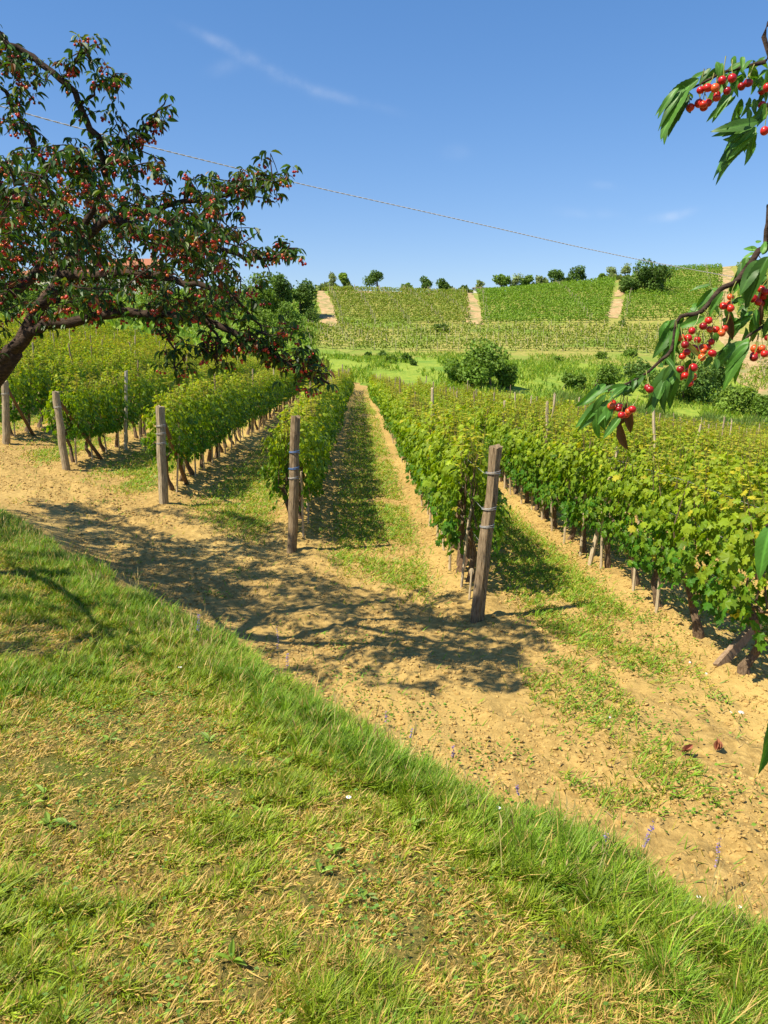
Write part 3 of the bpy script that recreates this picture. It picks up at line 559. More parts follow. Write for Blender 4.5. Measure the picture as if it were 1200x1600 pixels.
for a in [(446, 528, 468, 52, MD, 'large round bush low on the grassy slope left of the track', 2400), (488, 510, 480, 30, DK, 'small dark bush beside the left dirt track', 1000), (405, 525, 470, 50, LT, 'light green bush partly behind the cherry branches', 1800), (355, 505, 430, 60, DK, 'dark tree seen through the right part of the cherry crown', 2400),
          (300, 500, 440, 55, MD, 'green tree seen through the middle of the cherry crown', 2200), (235, 492, 424, 70, MD, 'green tree just below the roof corner of the right farmhouse', 2200), (130, 492, 434, 80, DK, 'broad tree in front of the left farmhouse wall', 2400), (60, 495, 435, 70, MD, 'green tree behind the fork of the cherry tree', 2200), (180, 505, 455, 60, LT, 'pale green tree below the tiled houses', 2000), (-10, 500, 430, 60, DK, 'dark tree at the left edge behind the cherry trunk', 2000),
          (752, 606, 532, 84, MD, 'large dark bush in the meadow beyond the vines', 4500), (793, 607, 566, 40, MD, 'smaller bush attached to the right of the large meadow bush', 1800), (718, 603, 562, 42, MD, 'light bush attached to the left of the large meadow bush', 1800),
          (575, 560, 549, 13, DK, 'tiny dark bush at the left foot of the hill', 300), (598, 560, 548, 11, DK, 'second tiny bush at the foot of the hill', 300), (612, 568, 556, 24, MD, 'low wide bush in the meadow under the posts', 600), (634, 567, 552, 17, DK, 'small dark bush at the middle foot of the hill', 500), (645, 571, 562, 12, DK, 'very small bush nearest the vines in the meadow', 300),
          (690, 519, 506, 36, DK, 'dark scrub patch between the upper and lower hill fields', 900), (972, 509, 498, 14, DK, 'little dark bush below the right short track', 300),
          (895, 612, 585, 60, MD, 'low grey-green bush at the left of the valley thicket', 1800), (945, 612, 572, 66, MD, 'rounded bush of the valley thicket below the hanging cherries', 2200), (1000, 600, 562, 60, DK, 'dark bush high in the valley thicket', 2200), (1030, 622, 578, 76, MD, 'wide bush in the middle of the valley thicket', 2600),
          (1085, 628, 565, 70, DK, 'tall bush right of the valley thicket middle', 3000), (1125, 612, 540, 44, DK, 'dark tall bush beside the big right track', 2600), (1150, 648, 600, 70, LT, 'light shrub below the big right track', 2400), (1200, 655, 612, 70, MD, 'green shrub at the right edge below the bare slope', 2400), (1130, 560, 545, 20, DK, 'small bush beside the bend of the right track', 500),
          (940, 560, 549, 22, MD, 'small bush on the meadow slope right of centre', 500), (985, 558, 545, 26, MD, 'small scrub bush on the meadow slope near the cherries', 500), (870, 566, 556, 20, MD, 'low bush on the open meadow right of the big bush', 400), (1040, 570, 548, 34, MD, 'scrub bush on the upper valley side', 800)]:
    bush(*a[:6], n=a[6], leaf=.16 + .0016 * 100)
# scrub and reeds as ground cover
def cover(name, label, cat, fn, n, leaf, cols, up=1.0, T=T_LEAF, mt=M_FAR, wid=None):
    g = Geo(); x, y, hgt = fn(n); z = ground_z(x, y, False); m = len(x); tip = np.stack([RNG.normal(0, .5, m), RNG.normal(0, .5, m), np.full(m, up)], -1)
    nor = np.stack([RNG.normal(0, 1, m), RNG.normal(-1, 1, m), RNG.normal(.3, .5, m)], -1); cc = np.array(cols)[RNG.integers(0, len(cols), m)] * RNG.uniform(.75, 1.3, (m, 1))
    g.scatter(T, np.stack([x, y, z + hgt * RNG.random(m) * .7], -1), tip, nor, leaf * RNG.uniform(.6, 1.4, m) * (.6 + hgt), cc, wid=None if wid is None else wid * RNG.uniform(.7, 1.3, m))
    o = ob(name, g.mesh(name, mt)); tag(o, label, cat, kind='stuff')
def f_crest(n):
    px = RNG.uniform(495, 960, n); px = px[vn(px * .05, px * 0, 4) > .3]; Y = RNG.uniform(235, 241, len(px)); return (px - 600) / F * Y * 1.02, Y, .4 + 2.2 * np.clip(vn(px * .11, px * 0, 6) - .3, 0, 1) * np.where(px < 700, 1, .8) + 2.5 * np.clip(vn(px * .31, px * 0, 7) - .7, 0, 1)
cover('crest_scrub', 'strip of tall grass and scrub along the hill crest', 'scrub', f_crest, 9000, .55, [(.15, .21, .05), (.21, .25, .08), (.09, .15, .03)])
def f_reed(n):
    px = RNG.uniform(860, 1260, n); py = RNG.uniform(0, 1, n); Y = 70 + py * 12 - (px - 860) * .02; return (px - 600) / F * Y * 1.02, Y, .15 + .7 * vn(px * .03, Y * .2, 9)
cover('reeds', 'tall grey-green reeds and grass between the vines and the thicket', 'reeds', f_reed, 22000, .8, [(.17, .28, .05), (.23, .33, .07), (.28, .33, .10), (.13, .22, .035)], 1.1, T_BLADE, M_GRASS, .10)
def f_mead(n):
    px = RNG.uniform(380, 1260, n); Y = RNG.uniform(74, 132, n); k = vn(px * .03, Y * .12, 12) + .4 * vn(px * .2, Y * .5, 13) > .62; px, Y = px[k], Y[k]; return (px - 600) / F * Y * 1.02, Y, .2 + .5 * vn(px * .05, Y * .2, 15)
cover('meadow_grass', 'rough green and yellow grass of the meadow below the hill', 'grass', f_mead, 42000, .45, [(.19, .32, .03), (.28, .38, .04), (.14, .26, .025), (.33, .38, .06)], 1.2, T_BLADE, M_GRASS, .12)
def f_slope(n):
    px = RNG.uniform(-40, 500, n); Y = RNG.uniform(84, 240, n); return (px - 600) / F * Y * 1.02, Y, .3 + .6 * vn(px * .03, Y * .07, 25)
cover('slope_grass', 'green grass and scrub on the slope behind the cherry tree', 'grass', f_slope, 26000, .7, [(.18, .30, .03), (.25, .35, .04), (.12, .22, .025)], 1.0)

# ---------------------------------------------------------------- hillside vineyards
def hill_vines():
    G = Geo(); Gp2 = Geo(); hp = []
    def field(Y0, Y1, dY, pl, pr, dens, hgt, cols, skip=(), post=5.0):
        Y = Y0; ri = 0
        while Y < Y1:
            a = np.interp(Y, [Y0, Y1], pl); b = np.interp(Y, [Y0, Y1], pr); xa, xb = XY(a, Y)[0], XY(b, Y)[0]
            bare = any(s[0] < Y < s[1] for s in skip); n = int((xb - xa) * dens * (.12 if bare else 1)); x = RNG.uniform(xa, xb, n)
            x = x[vn(x * .8, np.full(n, Y), 77) > .16]; n = len(x); y = Y + RNG.normal(0, .16, n) + .5 * np.sin(x * .05); gz = ground_z(x, y, False); h = .25 + hgt * RNG.random(n)
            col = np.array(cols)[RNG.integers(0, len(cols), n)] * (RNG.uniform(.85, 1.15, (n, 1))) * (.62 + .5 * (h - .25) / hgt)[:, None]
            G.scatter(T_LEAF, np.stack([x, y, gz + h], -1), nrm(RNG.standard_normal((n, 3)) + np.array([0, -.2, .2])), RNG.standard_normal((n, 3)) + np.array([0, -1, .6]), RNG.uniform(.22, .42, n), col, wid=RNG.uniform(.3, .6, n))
            xs = np.arange(xa + 1, xb, post) + (ri % 2) * .3 + RNG.uniform(-.3, .3); gz = ground_z(xs, np.full(len(xs), Y - .15), False)
            for q in range(len(xs)): hp.append((xs[q], Y - .15 + .5 * math.sin(xs[q] * .05), gz[q]))
            Y += dY; ri += 1
    g1 = [(.19, .265, .028), (.23, .285, .035), (.16, .23, .025), (.27, .30, .05)]; g2 = [(.17, .29, .025), (.21, .33, .03), (.145, .255, .022)]
    field(168, 234, 2.5, (528, 508), (735, 725), 24, .9, g1, [(216, 228)], 7)
    field(168, 236, 2.5, (752, 742), (948, 956), 30, 1.0, g2, (), 22)
    field(170, 243, 2.6, (966, 982), (1122, 1116), 28, 1.0, g2, (), 20)
    field(172, 246, 2.6, (1146, 1138), (1270, 1260), 24, 1.0, g2, (), 20)
    field(136, 164, 2.6, (478, 440), (1118, 1110), 17, 1.0, g1, (), 3.6)
    field(118, 146, 3.0, (1185, 1180), (1290, 1290), 9, .9, g1, (), 4)
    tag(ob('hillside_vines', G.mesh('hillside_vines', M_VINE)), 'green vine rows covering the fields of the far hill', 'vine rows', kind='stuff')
    for x, y, z in hp:
        Gp2.tube([(x, y, z - .1), (x + random.gauss(0, .06), y, z + random.uniform(1.5, 1.9))], [.05, .045], (.38, .33, .20), 4, False)
    tag(ob('hillside_posts', Gp2.mesh('hillside_posts', M_PLAIN)), 'pale posts dotted through the vine rows of the far hill', 'posts', kind='stuff')
hill_vines()

# ---------------------------------------------------------------- houses and shed
def box_g(g, c, s, col=(.5, .5, .5)):
    c = np.array(c, float); s = np.array(s, float) / 2; V = [c + s * np.array(q) for q in ((-1, -1, -1), (1, -1, -1), (1, 1, -1), (-1, 1, -1), (-1, -1, 1), (1, -1, 1), (1, 1, 1), (-1, 1, 1))]
    g.add(V, [np.array([(0, 3, 2, 1), (4, 5, 6, 7), (0, 1, 5, 4), (1, 2, 6, 5), (2, 3, 7, 6), (3, 0, 4, 7)])], col)
def house(label, px, pb_Y, w, d, ridge_py, rz=.1):
    Y = pb_Y; x, _ = XY(px, Y); z = float(base_z(np.array([x]), np.array([Y]))[0]); top = P(px, ridge_py, Y)[2] - z; wall = top - 2.0
    e = ob('farmhouse', None, None, (x, Y, z)); e.rotation_euler.z = rz; tag(e, label, 'house', 'tiled houses behind the cherry tree')
    g = Geo(); box_g(g, (0, 0, wall / 2 - .5), (w, d, wall + 1)); ob('wall', g.mesh('wall', M_PLASTER), e)
    g = Geo(); o = .6; V = [(-w / 2 - o, -d / 2 - o, wall), (w / 2 + o, -d / 2 - o, wall), (w / 2 + o, d / 2 + o, wall), (-w / 2 - o, d / 2 + o, wall), (-w / 2 + d * .3, 0, top), (w / 2 - d * .3, 0, top), (-w / 2 - o, -d / 2 - o, wall - .18), (w / 2 + o, -d / 2 - o, wall - .18), (w / 2 + o, d / 2 + o, wall - .18), (-w / 2 - o, d / 2 + o, wall - .18)]
    g.add(V, [np.array([(0, 1, 5, 4), (2, 3, 4, 5), (0, 6, 7, 1), (1, 7, 8, 2), (2, 8, 9, 3), (3, 9, 6, 0), (6, 9, 8, 7)]), np.array([(1, 2, 5), (3, 0, 4)])], (.5, .2, .1)); rf = ob('roof', g.mesh('roof', M_TILE), e)
    g = Geo(); box_g(g, (w * .2, d * .12, top + .1), (.8, .7, 1.6)); ob('chimney', g.mesh('chimney', M_PLASTER), rf)
    for i in range(4):
        for f in range(2):
            g = Geo(); cx = -w / 2 + w * (i + .5) / 4; cz = 1.6 + f * 2.9
            if cz + .8 > wall: continue
            box_g(g, (cx, -d / 2 - .03, cz), (1.1, .1, 1.4)); wn = ob('window', g.mesh('window', M_GLASS), e); g = Geo(); box_g(g, (cx, -d / 2 - .1, cz - .78), (1.4, .24, .12)); ob('sill', g.mesh('sill', M_WHITE), wn)
house('tiled farmhouse whose roof corner shows through the right of the cherry crown', 226, 190, 14, 9, 404, .12)
house('long tiled farmhouse glimpsed behind the left part of the cherry crown', 110, 180, 16, 9, 416, -.1)
def shed():
    Y = 236; x, _ = XY(747, Y); z = float(base_z(np.array([x]), np.array([Y]))[0]); e = ob('shed', None, None, (x, Y, z)); tag(e, 'small low white shed with a flat roof on the hill crest', 'shed')
    g = Geo(); box_g(g, (0, 0, .5), (3.6, 2.4, 1.5)); ob('wall', g.mesh('wall', M_WHITE), e); g = Geo(); box_g(g, (0, 0, 1.34), (4.3, 3, .16)); ob('roof', g.mesh('roof', M_GREYW), e)
    g = Geo(); box_g(g, (.6, -1.22, .6), (.8, .06, 1.1)); ob('door', g.mesh('door', M_BRACE), e)
shed()

# ---------------------------------------------------------------- overhead cable
def cable():
    K = [(-260, 90, 11), (70, 186, 13), (240, 231, 14), (480, 290, 17), (700, 339, 19), (900, 385, 21.5), (1000, 406, 23), (1140, 432, 26), (1330, 462, 31)]
    pts = np.array([P(*k) for k in K]); t = np.arange(len(K)); tt = np.linspace(0, len(K) - 1, 260); 
    p = np.stack([np.interp(tt, t, pts[:, i]) for i in range(3)], -1)
    k = np.ones(15) / 15; 
    for i in range(3): p[7:-7, i] = np.convolve(p[:, i], k, 'valid')
    g = Geo(); d = nrm(np.gradient(p, axis=0)); u = nrm(np.cross(d, np.array([0, 0, 1.]))); v = np.cross(u, d); L = np.concatenate([[0], np.cumsum(np.linalg.norm(np.diff(p, axis=0), axis=1))])
    n = 2600; s = np.linspace(0, L[-1], n); pp = np.stack([np.interp(s, L, p[:, i]) for i in range(3)], -1); uu = nrm(np.stack([np.interp(s, L, u[:, i]) for i in range(3)], -1)); vv = nrm(np.stack([np.interp(s, L, v[:, i]) for i in range(3)], -1))
    for ph, r, c in ((0, .007, 0), (math.pi, .007, 0)):
        a = s * 22 + ph; q = pp + .005 * (np.cos(a)[:, None] * uu + np.sin(a)[:, None] * vv); g.tube(q, r, (.5, .5, .5), 5, False)
    tag(ob('overhead_cable', g.mesh('overhead_cable', M_CABLE)), 'twisted grey overhead cable sagging across the sky', 'cable')
cable()

# ---------------------------------------------------------------- cherry tree on the left
def spline(pts, n):
    pts = np.array(pts, float); m = len(pts); P_ = np.concatenate([[2 * pts[0] - pts[1]], pts, [2 * pts[-1] - pts[-2]]]); out = []
    for t in np.linspace(0, m - 1 - 1e-6, n):
        i = int(t); f = t - i; a, b, c, d = P_[i], P_[i + 1], P_[i + 2], P_[i + 3]; out.append(.5 * ((2 * b) + (-a + c) * f + (2 * a - 5 * b + 4 * c - d) * f * f + (-a + 3 * b - 3 * c + d) * f ** 3))
    return np.array(out)
def cherry_tree():
    r = np.random.default_rng(5); base = np.array([-4.55, 6.7]); bz = float(ground_z(base[:1], base[1:])[0]); root = np.array([base[0], base[1], bz])
    e = ob('cherry_tree', None, None, tuple(root)); tag(e, 'spreading cherry tree on the left bank with dark leaves and many red cherries', 'tree')
    B = Geo(); Lf = Geo(); limbs = []
    def limb(pts, r0, r1, n=22, k=10): 
        p = spline(pts, n); p[1:-1] += r.normal(0, .012, (n - 2, 3)); rad = np.linspace(r0, r1, n); B.tube(p, rad, (.1, .07, .05), k, True, .10); limbs.append((p, rad)); return p
    PP = lambda *a: P(*a)
    fork = PP(22, 548, 6.3)
    limb([root - (0, 0, .2), root + (.05, -.02, .7), PP(-60, 655, 6.5), fork], .135, .075, 14, 12)
    limb([fork - (.1, 0, .1), PP(45, 522, 6.2), PP(110, 502, 6.1), PP(230, 488, 6.0), PP(330, 503, 5.9), PP(400, 538, 5.9), PP(460, 575, 5.9), PP(515, 600, 5.9)], .050, .008, 34)
    limb([fork - (.1, 0, .1), PP(60, 488, 6.4), PP(98, 430, 6.5), PP(122, 380, 6.6), PP(180, 345, 6.5), PP(260, 322, 6.4), PP(350, 305, 6.3), PP(450, 280, 6.2)], .062, .007, 34)
    limb([fork - (.25, 0, .1), PP(-20, 480, 6.8), PP(30, 452, 6.9), PP(70, 408, 7.0), PP(90, 350, 7.0), PP(70, 280, 7.0)], .058, .012, 24)
    limb([PP(122, 380, 6.6), PP(150, 320, 6.5), PP(165, 260, 6.4), PP(150, 215, 6.3), PP(125, 165, 6.2), PP(95, 122, 6.2), PP(55, 92, 6.2), PP(10, 62, 6.2), PP(-40, 40, 6.2)], .028, .020, 30)
    limb([PP(165, 260, 6.4), PP(185, 225, 6.3), PP(200, 215, 6.2), PP(235, 190, 6.2), PP(262, 148, 6.2)], .02, .004, 14)
    limb([PP(180, 345, 6.5), PP(250, 375, 6.3), PP(330, 385, 6.1), PP(410, 408, 6.0), PP(465, 388, 6.0)], .035, .006, 22)
    limb([PP(98, 430, 6.5), PP(200, 430, 6.2), PP(300, 440, 6.0), PP(370, 468, 5.9), PP(410, 520, 5.8)], .04, .006, 22)
    limb([PP(230, 488, 6.0), PP(262, 520, 5.9), PP(272, 560, 5.9), PP(282, 590, 5.9)], .012, .004, 12)
    limb([PP(330, 503, 5.9), PP(345, 540, 5.8), PP(338, 575, 5.8)], .012, .004, 10)
    limb([PP(95, 122, 6.2), PP(130, 80, 6.1), PP(158, 60, 6.1)], .012, .003, 10)
    limb([PP(125, 165, 6.2), PP(160, 130, 6.2), PP(195, 118, 6.2)], .01, .003, 10)
    limb([PP(70, 280, 7.0), PP(40, 200, 6.9), PP(0, 130, 6.8), PP(-30, 60, 6.7)], .03, .008, 16)
    limb([PP(90, 350, 7.0), PP(20, 300, 6.6), PP(-40, 270, 6.2)], .03, .01, 14)
    # unseen side of the crown, for its shadow and other views
    limb([fork - (.3, 0, .3), root + (-.9, .6, 3.0), root + (-1.6, 1.6, 3.9), root + (-2.2, 2.8, 4.3)], .08, .012, 16)
    limb([fork - (.3, 0, .3), root + (-1.2, -.6, 2.8), root + (-2.3, -1.0, 3.6)], .07, .012, 14)
    limb([root + (-.3, -.2, 1.9), root + (.2, -1.3, 2.5), root + (.8, -2.6, 2.9)], .05, .01, 14)
    limb([root + (-.9, .6, 3.0), root + (-.4, 2.4, 3.6), root + (0.2, 4.0, 3.5)], .035, .008, 14)
    limb([fork - (.2, 0, .2), root + (.0, 1.9, 2.5), root + (.6, 3.4, 3.0)], .032, .008, 14)
    LP = np.concatenate([q[0] for q in limbs]); LR = np.concatenate([q[1] for q in limbs])
    # targets for twigs: regions in the photograph (polygon-ish boxes: px0, py0, px1, py1, n, depth range)
    tg = []
    def reg(x0, y0, x1, y1, n, d0=4.8, d1=7.6):
        for _ in range(int(n * 1.28)): tg.append(P(r.uniform(x0, x1), r.uniform(y0, y1), r.uniform(d0, d1)))
    reg(-40, 230, 160, 330, 34); reg(-40, 320, 300, 410, 58); reg(-40, 400, 250, 480, 34); reg(160, 290, 340, 360, 26); reg(230, 270, 430, 320, 26, 5.8, 6.6); reg(330, 262, 455, 300, 14, 5.9, 6.5)
    reg(290, 350, 385, 440, 26); reg(240, 380, 400, 500, 38); reg(390, 375, 450, 410, 9, 5.8, 6.3); reg(380, 515, 480, 570, 16, 5.6, 6.2); reg(330, 500, 470, 560, 18, 5.6, 6.2); reg(440, 550, 520, 600, 10, 5.7, 6.1)
    reg(-40, 60, 60, 240, 26, 5.9, 6.9); reg(20, 90, 120, 140, 9, 6, 6.4); reg(110, 60, 150, 75, 3, 6, 6.2); reg(130, 110, 190, 140, 6, 6, 6.4); reg(110, 150, 190, 250, 14, 6, 6.5); reg(190, 200, 235, 290, 14, 6.1, 6.5); reg(215, 170, 262, 200, 5, 6.1, 6.3)
    reg(240, 500, 300, 585, 9, 5.8, 6.0); reg(325, 520, 360, 580, 6, 5.7, 5.9); reg(-60, 500, 40, 600, 8, 6.2, 6.8); reg(40, 470, 330, 500, 22, 5.6, 6.6)
    def mass(p):
        d = p - np.array([0, 0, EYE]); f = d[1] * math.cos(PITCH) - d[2] * math.sin(PITCH); u = 600 + F * d[0] / f; v = 800 - F * (d[1] * math.sin(PITCH) + d[2] * math.cos(PITCH)) / f
        return u < -25 or (u < 330 and 300 < v < 470)
    for x0, x1, y0, y1, z0, z1, n in ((-8.4, -3.3, 6.4, 11.4, 1.9, 4.2, 2300), (-5.7, -4.0, 6.4, 9.8, 1.8, 3.5, 620), (-6.2, -3.0, 3.6, 7.2, 1.6, 2.9, 560)):
        for _ in range(n):                              # the rest of the crown, beyond the frame
            p = np.array([r.uniform(x0, x1), r.uniform(y0, y1), r.uniform(z0, z1)])
            if mass(p) and fbm(p[0] * .9, p[1] * .9 + p[2], 2, 91) > (.40 if n != 620 else .25): tg.append(p)
    cher = []
    for t in tg:
        dd = np.linalg.norm(LP - t, axis=1); w_ = dd + .15 * r.random(len(dd)) + .8 * (dd < .12); j = int(np.argmin(w_)); s = LP[j]; L = np.linalg.norm(t - s)
        mid = (s + t) / 2 + np.array([r.normal(0, .06), r.normal(0, .06), .10 * L + r.normal(0, .05)]); n = max(5, int(L / .09)); p = spline([s, mid, t], n); B.tube(p, np.linspace(min(.012, .004 + .007 * L), .0022, n), (.12, .08, .06), 5, False)
        if r.random() < .5: LP = np.concatenate([LP, p[n // 2:]]); 
        # leaves set along the outer part of the twig, with fruiting spurs between
        seg = max(3, int(L * .85 / .036)); fs = 1 - (np.arange(seg) + r.random(seg) * .5) / seg * min(.85, .6 / max(L, .3) + .1)
        for q, f in enumerate(fs):
            j2 = f * (n - 1); i0 = min(n - 2, int(j2)); c = p[i0] + (p[i0 + 1] - p[i0]) * (j2 - i0); spur = r.random() < .38; m = r.integers(4, 7) if spur else 2
            if spur: c = c + r.normal(0, .035, 3)
            a = r.random(m) * 6.28; out = np.stack([np.cos(a), np.sin(a), 0 * a], -1); tip = out * r.uniform(.4, 1.1, (m, 1)) + np.array([0, 0, -1]) * r.uniform(-.1, 1.2, (m, 1)); nor = np.array([0, 0, 1.]) + out * .7 + .45 * r.standard_normal((m, 3))
            col = np.array([.038, .090, .014]) * r.uniform(.5, 1.6, (m, 1)); col[r.random(m) < .13] = (.13, .18, .02); col[r.random(m) < .06] = (.16, .07, .025)
            Lf.scatter(T_LANCE if r.random() < .6 else T_L2, c + out * r.uniform(.006, .03, (m, 1)), tip, nor, r.uniform(.035, .088, m), col)
            if spur and r.random() < .75:
                for _ in range(r.integers(2, 7)): cher.append((c, c + np.array([r.normal(0, .02), r.normal(0, .02), -r.uniform(.03, .065)])))
    for p, rad in limbs[1:]:                            # spur leaves straight on the thin parts of limbs
        for c in p[rad < .045]:
            if r.random() < .55:
                m = 5; a = r.random(m) * 6.28; out = np.stack([np.cos(a), np.sin(a), 0 * a], -1); Lf.scatter(T_LANCE, c + out * .02, out * .7 + np.array([0, 0, -.6]), np.array([0, 0, 1.]) + out * .7 + .3 * r.standard_normal((m, 3)), r.uniform(.045, .085, m), np.array([.05, .115, .014]) * r.uniform(.7, 1.5, (m, 1)))
                if r.random() < .4: cher.append((c, c + np.array([r.normal(0, .02), r.normal(0, .02), -.055])))
    ob('trunk', B.mesh('trunk', M_BARK, True), e).location = -root; ob('foliage', Lf.mesh('foliage', M_CHL), e).location = -root
    reds = [(.46, .022, .012), (.32, .016, .012), (.52, .05, .018), (.56, .13, .03), (.22, .012, .012)]
    def fruit(g, tp, c, R, col, T=T_BALL_S):
        g.tube([tp, (tp + c) / 2 + np.array([.003, 0, .0]), c + np.array([0, 0, R * .8])], [.0012, .001, .001], (.24, .20, .05), 3, False); g.scatter(T, c[None], np.array([[0, 1., 0]]), np.array([[0, 0, 1.]]), R, col)
    vis = [c for c in cher if visible(*c[1], 0)]; r.shuffle(vis); vis.sort(key=lambda c: c[1][1]); protos = []
    for cc in reds:
        g = Geo(); fruit(g, np.array([.008, 0, .05]), np.zeros(3), .0108, cc); protos.append(g.mesh('cherry', M_FRUIT, True))
    for tp, c in vis[:100]: q = ob('cherry', random.choice(protos), e, tuple(c - root)); q.rotation_euler.z = random.uniform(0, 6)
    g = Geo()
    for tp, c in vis[100:2600] + [c for c in cher if not visible(*c[1], 0)][:250]: fruit(g, tp, c, .0108, reds[r.integers(0, 5)])
    q = ob('cherry', g.mesh('cherry', M_FRUIT, True), e); q.location = -root; q['kind'] = 'stuff'
cherry_tree()

# ---------------------------------------------------------------- cherry tree whose branches hang in from the right
def near_tree():
    r = np.random.default_rng(9); D = 2.4; root = np.array([3.1, 1.6, 0.]); root[2] = float(ground_z(root[:1], root[1:2])[0])
    e = ob('cherry_tree', None, None, tuple(root)); tag(e, 'cherry tree hanging large leafy fruiting branches in from the right edge', 'tree')
    B = Geo(); Lf = Geo(); Dead = Geo()
    def br(pts, r0, r1, n=20, c=(.16, .11, .08)): p = spline(pts, n); B.tube(p, np.linspace(r0, r1, n), c, 8, True, .12)
    hub = root + np.array([-.1, .1, 2.0]); br([root - (0, 0, .2), root + (.03, 0, 1), hub, root + (.1, .3, 3.0)], .12, .06, 14)
    a7 = lambda x, y, d=D: P(880 + x / 2.3875, 50 + y / 2.3875, d); a6 = lambda x, y, d=D: P(900 + x / 4, 370 + y / 4, d)
    br([hub, hub + (-.2, .4, .5), P(1290, 80, D), a7(764, 110), a7(700, 125), a7(600, 150), a7(530, 185), a7(470, 215)], .009, .0025, 28)
    br([P(1290, 100, D), a7(790, 250), a7(740, 300), a7(705, 355)], .008, .003, 12)
    br([hub, hub + (-.3, .4, 0), P(1290, 360, D), a6(1190, 60), a6(1100, 150), a6(1000, 280), a6(900, 330), a6(780, 470), a6(640, 510), a6(600, 700), a6(520, 780), a6(430, 860), a6(300, 925), a6(200, 960)], .012, .0025, 44)
    br([P(1290, 430, D), a6(1230, 520), a6(1100, 600), a6(1040, 660)], .008, .003, 12)
    br([P(1290, 790, D), P(1220, 810, D), P(1196, 822, D)], .006, .003, 8); br([P(1290, 1090, D), P(1230, 1110, D), P(1203, 1125, D)], .006, .003, 8)
    TT = [vein_leaf(70 + i, [.46, .40, .52, .44][i % 4]) for i in range(12)]
    def leaf(b, t, col=None, dz=0., w=None):
        L = np.linalg.norm(t - b); b = b + np.array([0, dz, 0]); t = t + np.array([0, dz + r.normal(0, .015), 0]); nor = np.array([r.normal(-.35, .6), -1 + r.normal(0, .3), r.normal(.65, .45)])
        col = np.array([.065, .165, .022]) * r.uniform(.65, 1.45) if col is None else np.array(col)
        Lf.scatter(TT[r.integers(0, 12)], b[None], (t - b)[None], nor[None], L * 1.03, col, wid=np.array([max(L, .06) * (w or r.uniform(.6, .85))]))
    def more(b, t):
        for _ in range(r.integers(1, 4)): leaf(b + r.normal(0, .011, 3), t + r.normal(0, .020, 3) - (t - b) * r.uniform(0.05, .5), dz=r.normal(.02, .03))
    for q in [(460, 210, 340, 380), (440, 220, 345, 355), (470, 212, 350, 290), (455, 225, 375, 350), (480, 240, 450, 285), (535, 150, 485, 190), (575, 130, 555, 222), (600, 125, 545, 150), (640, 115, 620, 185), (640, 205, 565, 315), (655, 225, 600, 290), (690, 115, 640, 150), (700, 140, 645, 200), (735, 115, 765, 85), (690, 130, 745, 180), (700, 240, 680, 315), (712, 250, 700, 310), (745, 270, 700, 345), (764, 290, 710, 350), (764, 140, 730, 200), (764, 200, 735, 260), (720, 110, 735, 95), (740, 150, 764, 240), (655, 130, 700, 165), (610, 160, 590, 210),
              (700, 352, 545, 385), (700, 356, 600, 405), (705, 362, 610, 470), (700, 395, 578, 495), (712, 368, 655, 455), (720, 378, 703, 430), (700, 348, 620, 360)]:
        leaf(a7(*q[:2]), a7(*q[2:]), dz=r.normal(0, .03)); more(a7(*q[:2]), a7(*q[2:]))
    for q in [(185, 955, 45, 1090), (200, 1045, 40, 1222), (215, 1065, 150, 1200), (150, 1100, 130, 1282), (265, 1120, 158, 1252), (310, 935, 180, 955), (300, 930, 175, 1000), (230, 940, 110, 1030), (420, 862, 300, 1000), (400, 880, 330, 930), (640, 820, 510, 990), (560, 880, 450, 1082), (620, 830, 600, 1030), (540, 800, 480, 900), (600, 900, 520, 1020), (640, 530, 500, 742), (640, 545, 560, 800), (620, 520, 545, 640), (640, 600, 590, 800), (780, 460, 715, 455), (790, 480, 700, 560), (700, 500, 640, 580), (880, 350, 800, 480), (870, 380, 820, 515), (890, 330, 850, 400),
              (1075, 160, 965, 355), (1100, 150, 1080, 350), (1130, 140, 980, 425), (1110, 170, 1020, 300), (1135, 98, 1060, 128), (1150, 110, 1170, 20), (1200, 60, 1185, 0), (1130, 180, 1100, 330), (1020, 440, 1100, 380), (1000, 420, 1060, 360), (1110, 490, 1010, 560), (1130, 480, 1050, 600), (1120, 545, 1105, 685), (1160, 480, 1130, 660), (1190, 500, 1170, 640), (1080, 420, 1020, 520), (1180, 240, 1130, 300), (1200, 330, 1170, 460), (1040, 655, 850, 910), (1045, 665, 900, 830), (1030, 670, 880, 800), (1000, 690, 940, 810), (840, 600, 850, 660), (760, 770, 735, 900), (820, 760, 830, 835), (970, 500, 985, 600)]:
        leaf(a6(*q[:2]), a6(*q[2:]), dz=r.normal(0, .035)); more(a6(*q[:2]), a6(*q[2:]))
    leaf(a6(655, 660), a6(735, 750), (.30, .34, .10), -.05); leaf(P(1206, 818, D), P(1174, 900, D), w=.7); leaf(P(1212, 815, D), P(1196, 900, D), w=.7); leaf(P(1207, 1122, D), P(1190, 1212, D), w=.6); leaf(P(1214, 1115, D), P(1203, 1200, D), w=.6)
    for _ in range(170):                                # the part of the tree beyond the frame
        b = hub + np.array([r.normal(.1, .5), r.normal(.1, .45), r.normal(.5, .5)])
        if visible(*(b + np.array([-.15, 0, 0])), 60): continue
        leaf(b, b + np.array([r.normal(0, .05), r.normal(0, .05), -.09]))
    for q in [(312, 1035, 345, 1240), (275, 1150, 312, 1350), (955, 470, 975, 655), (1150, 300, 1140, 430), (1160, 420, 1150, 560), (290, 1060, 285, 1200)]:
        b, t = a6(*q[:2]), a6(*q[2:]); Dead.scatter(lance_leaf(.3, .35, .28), b[None], (t - b)[None], np.array([[r.normal(0, .5), -1, .2]]), np.linalg.norm(t - b), (.17, .085, .05))
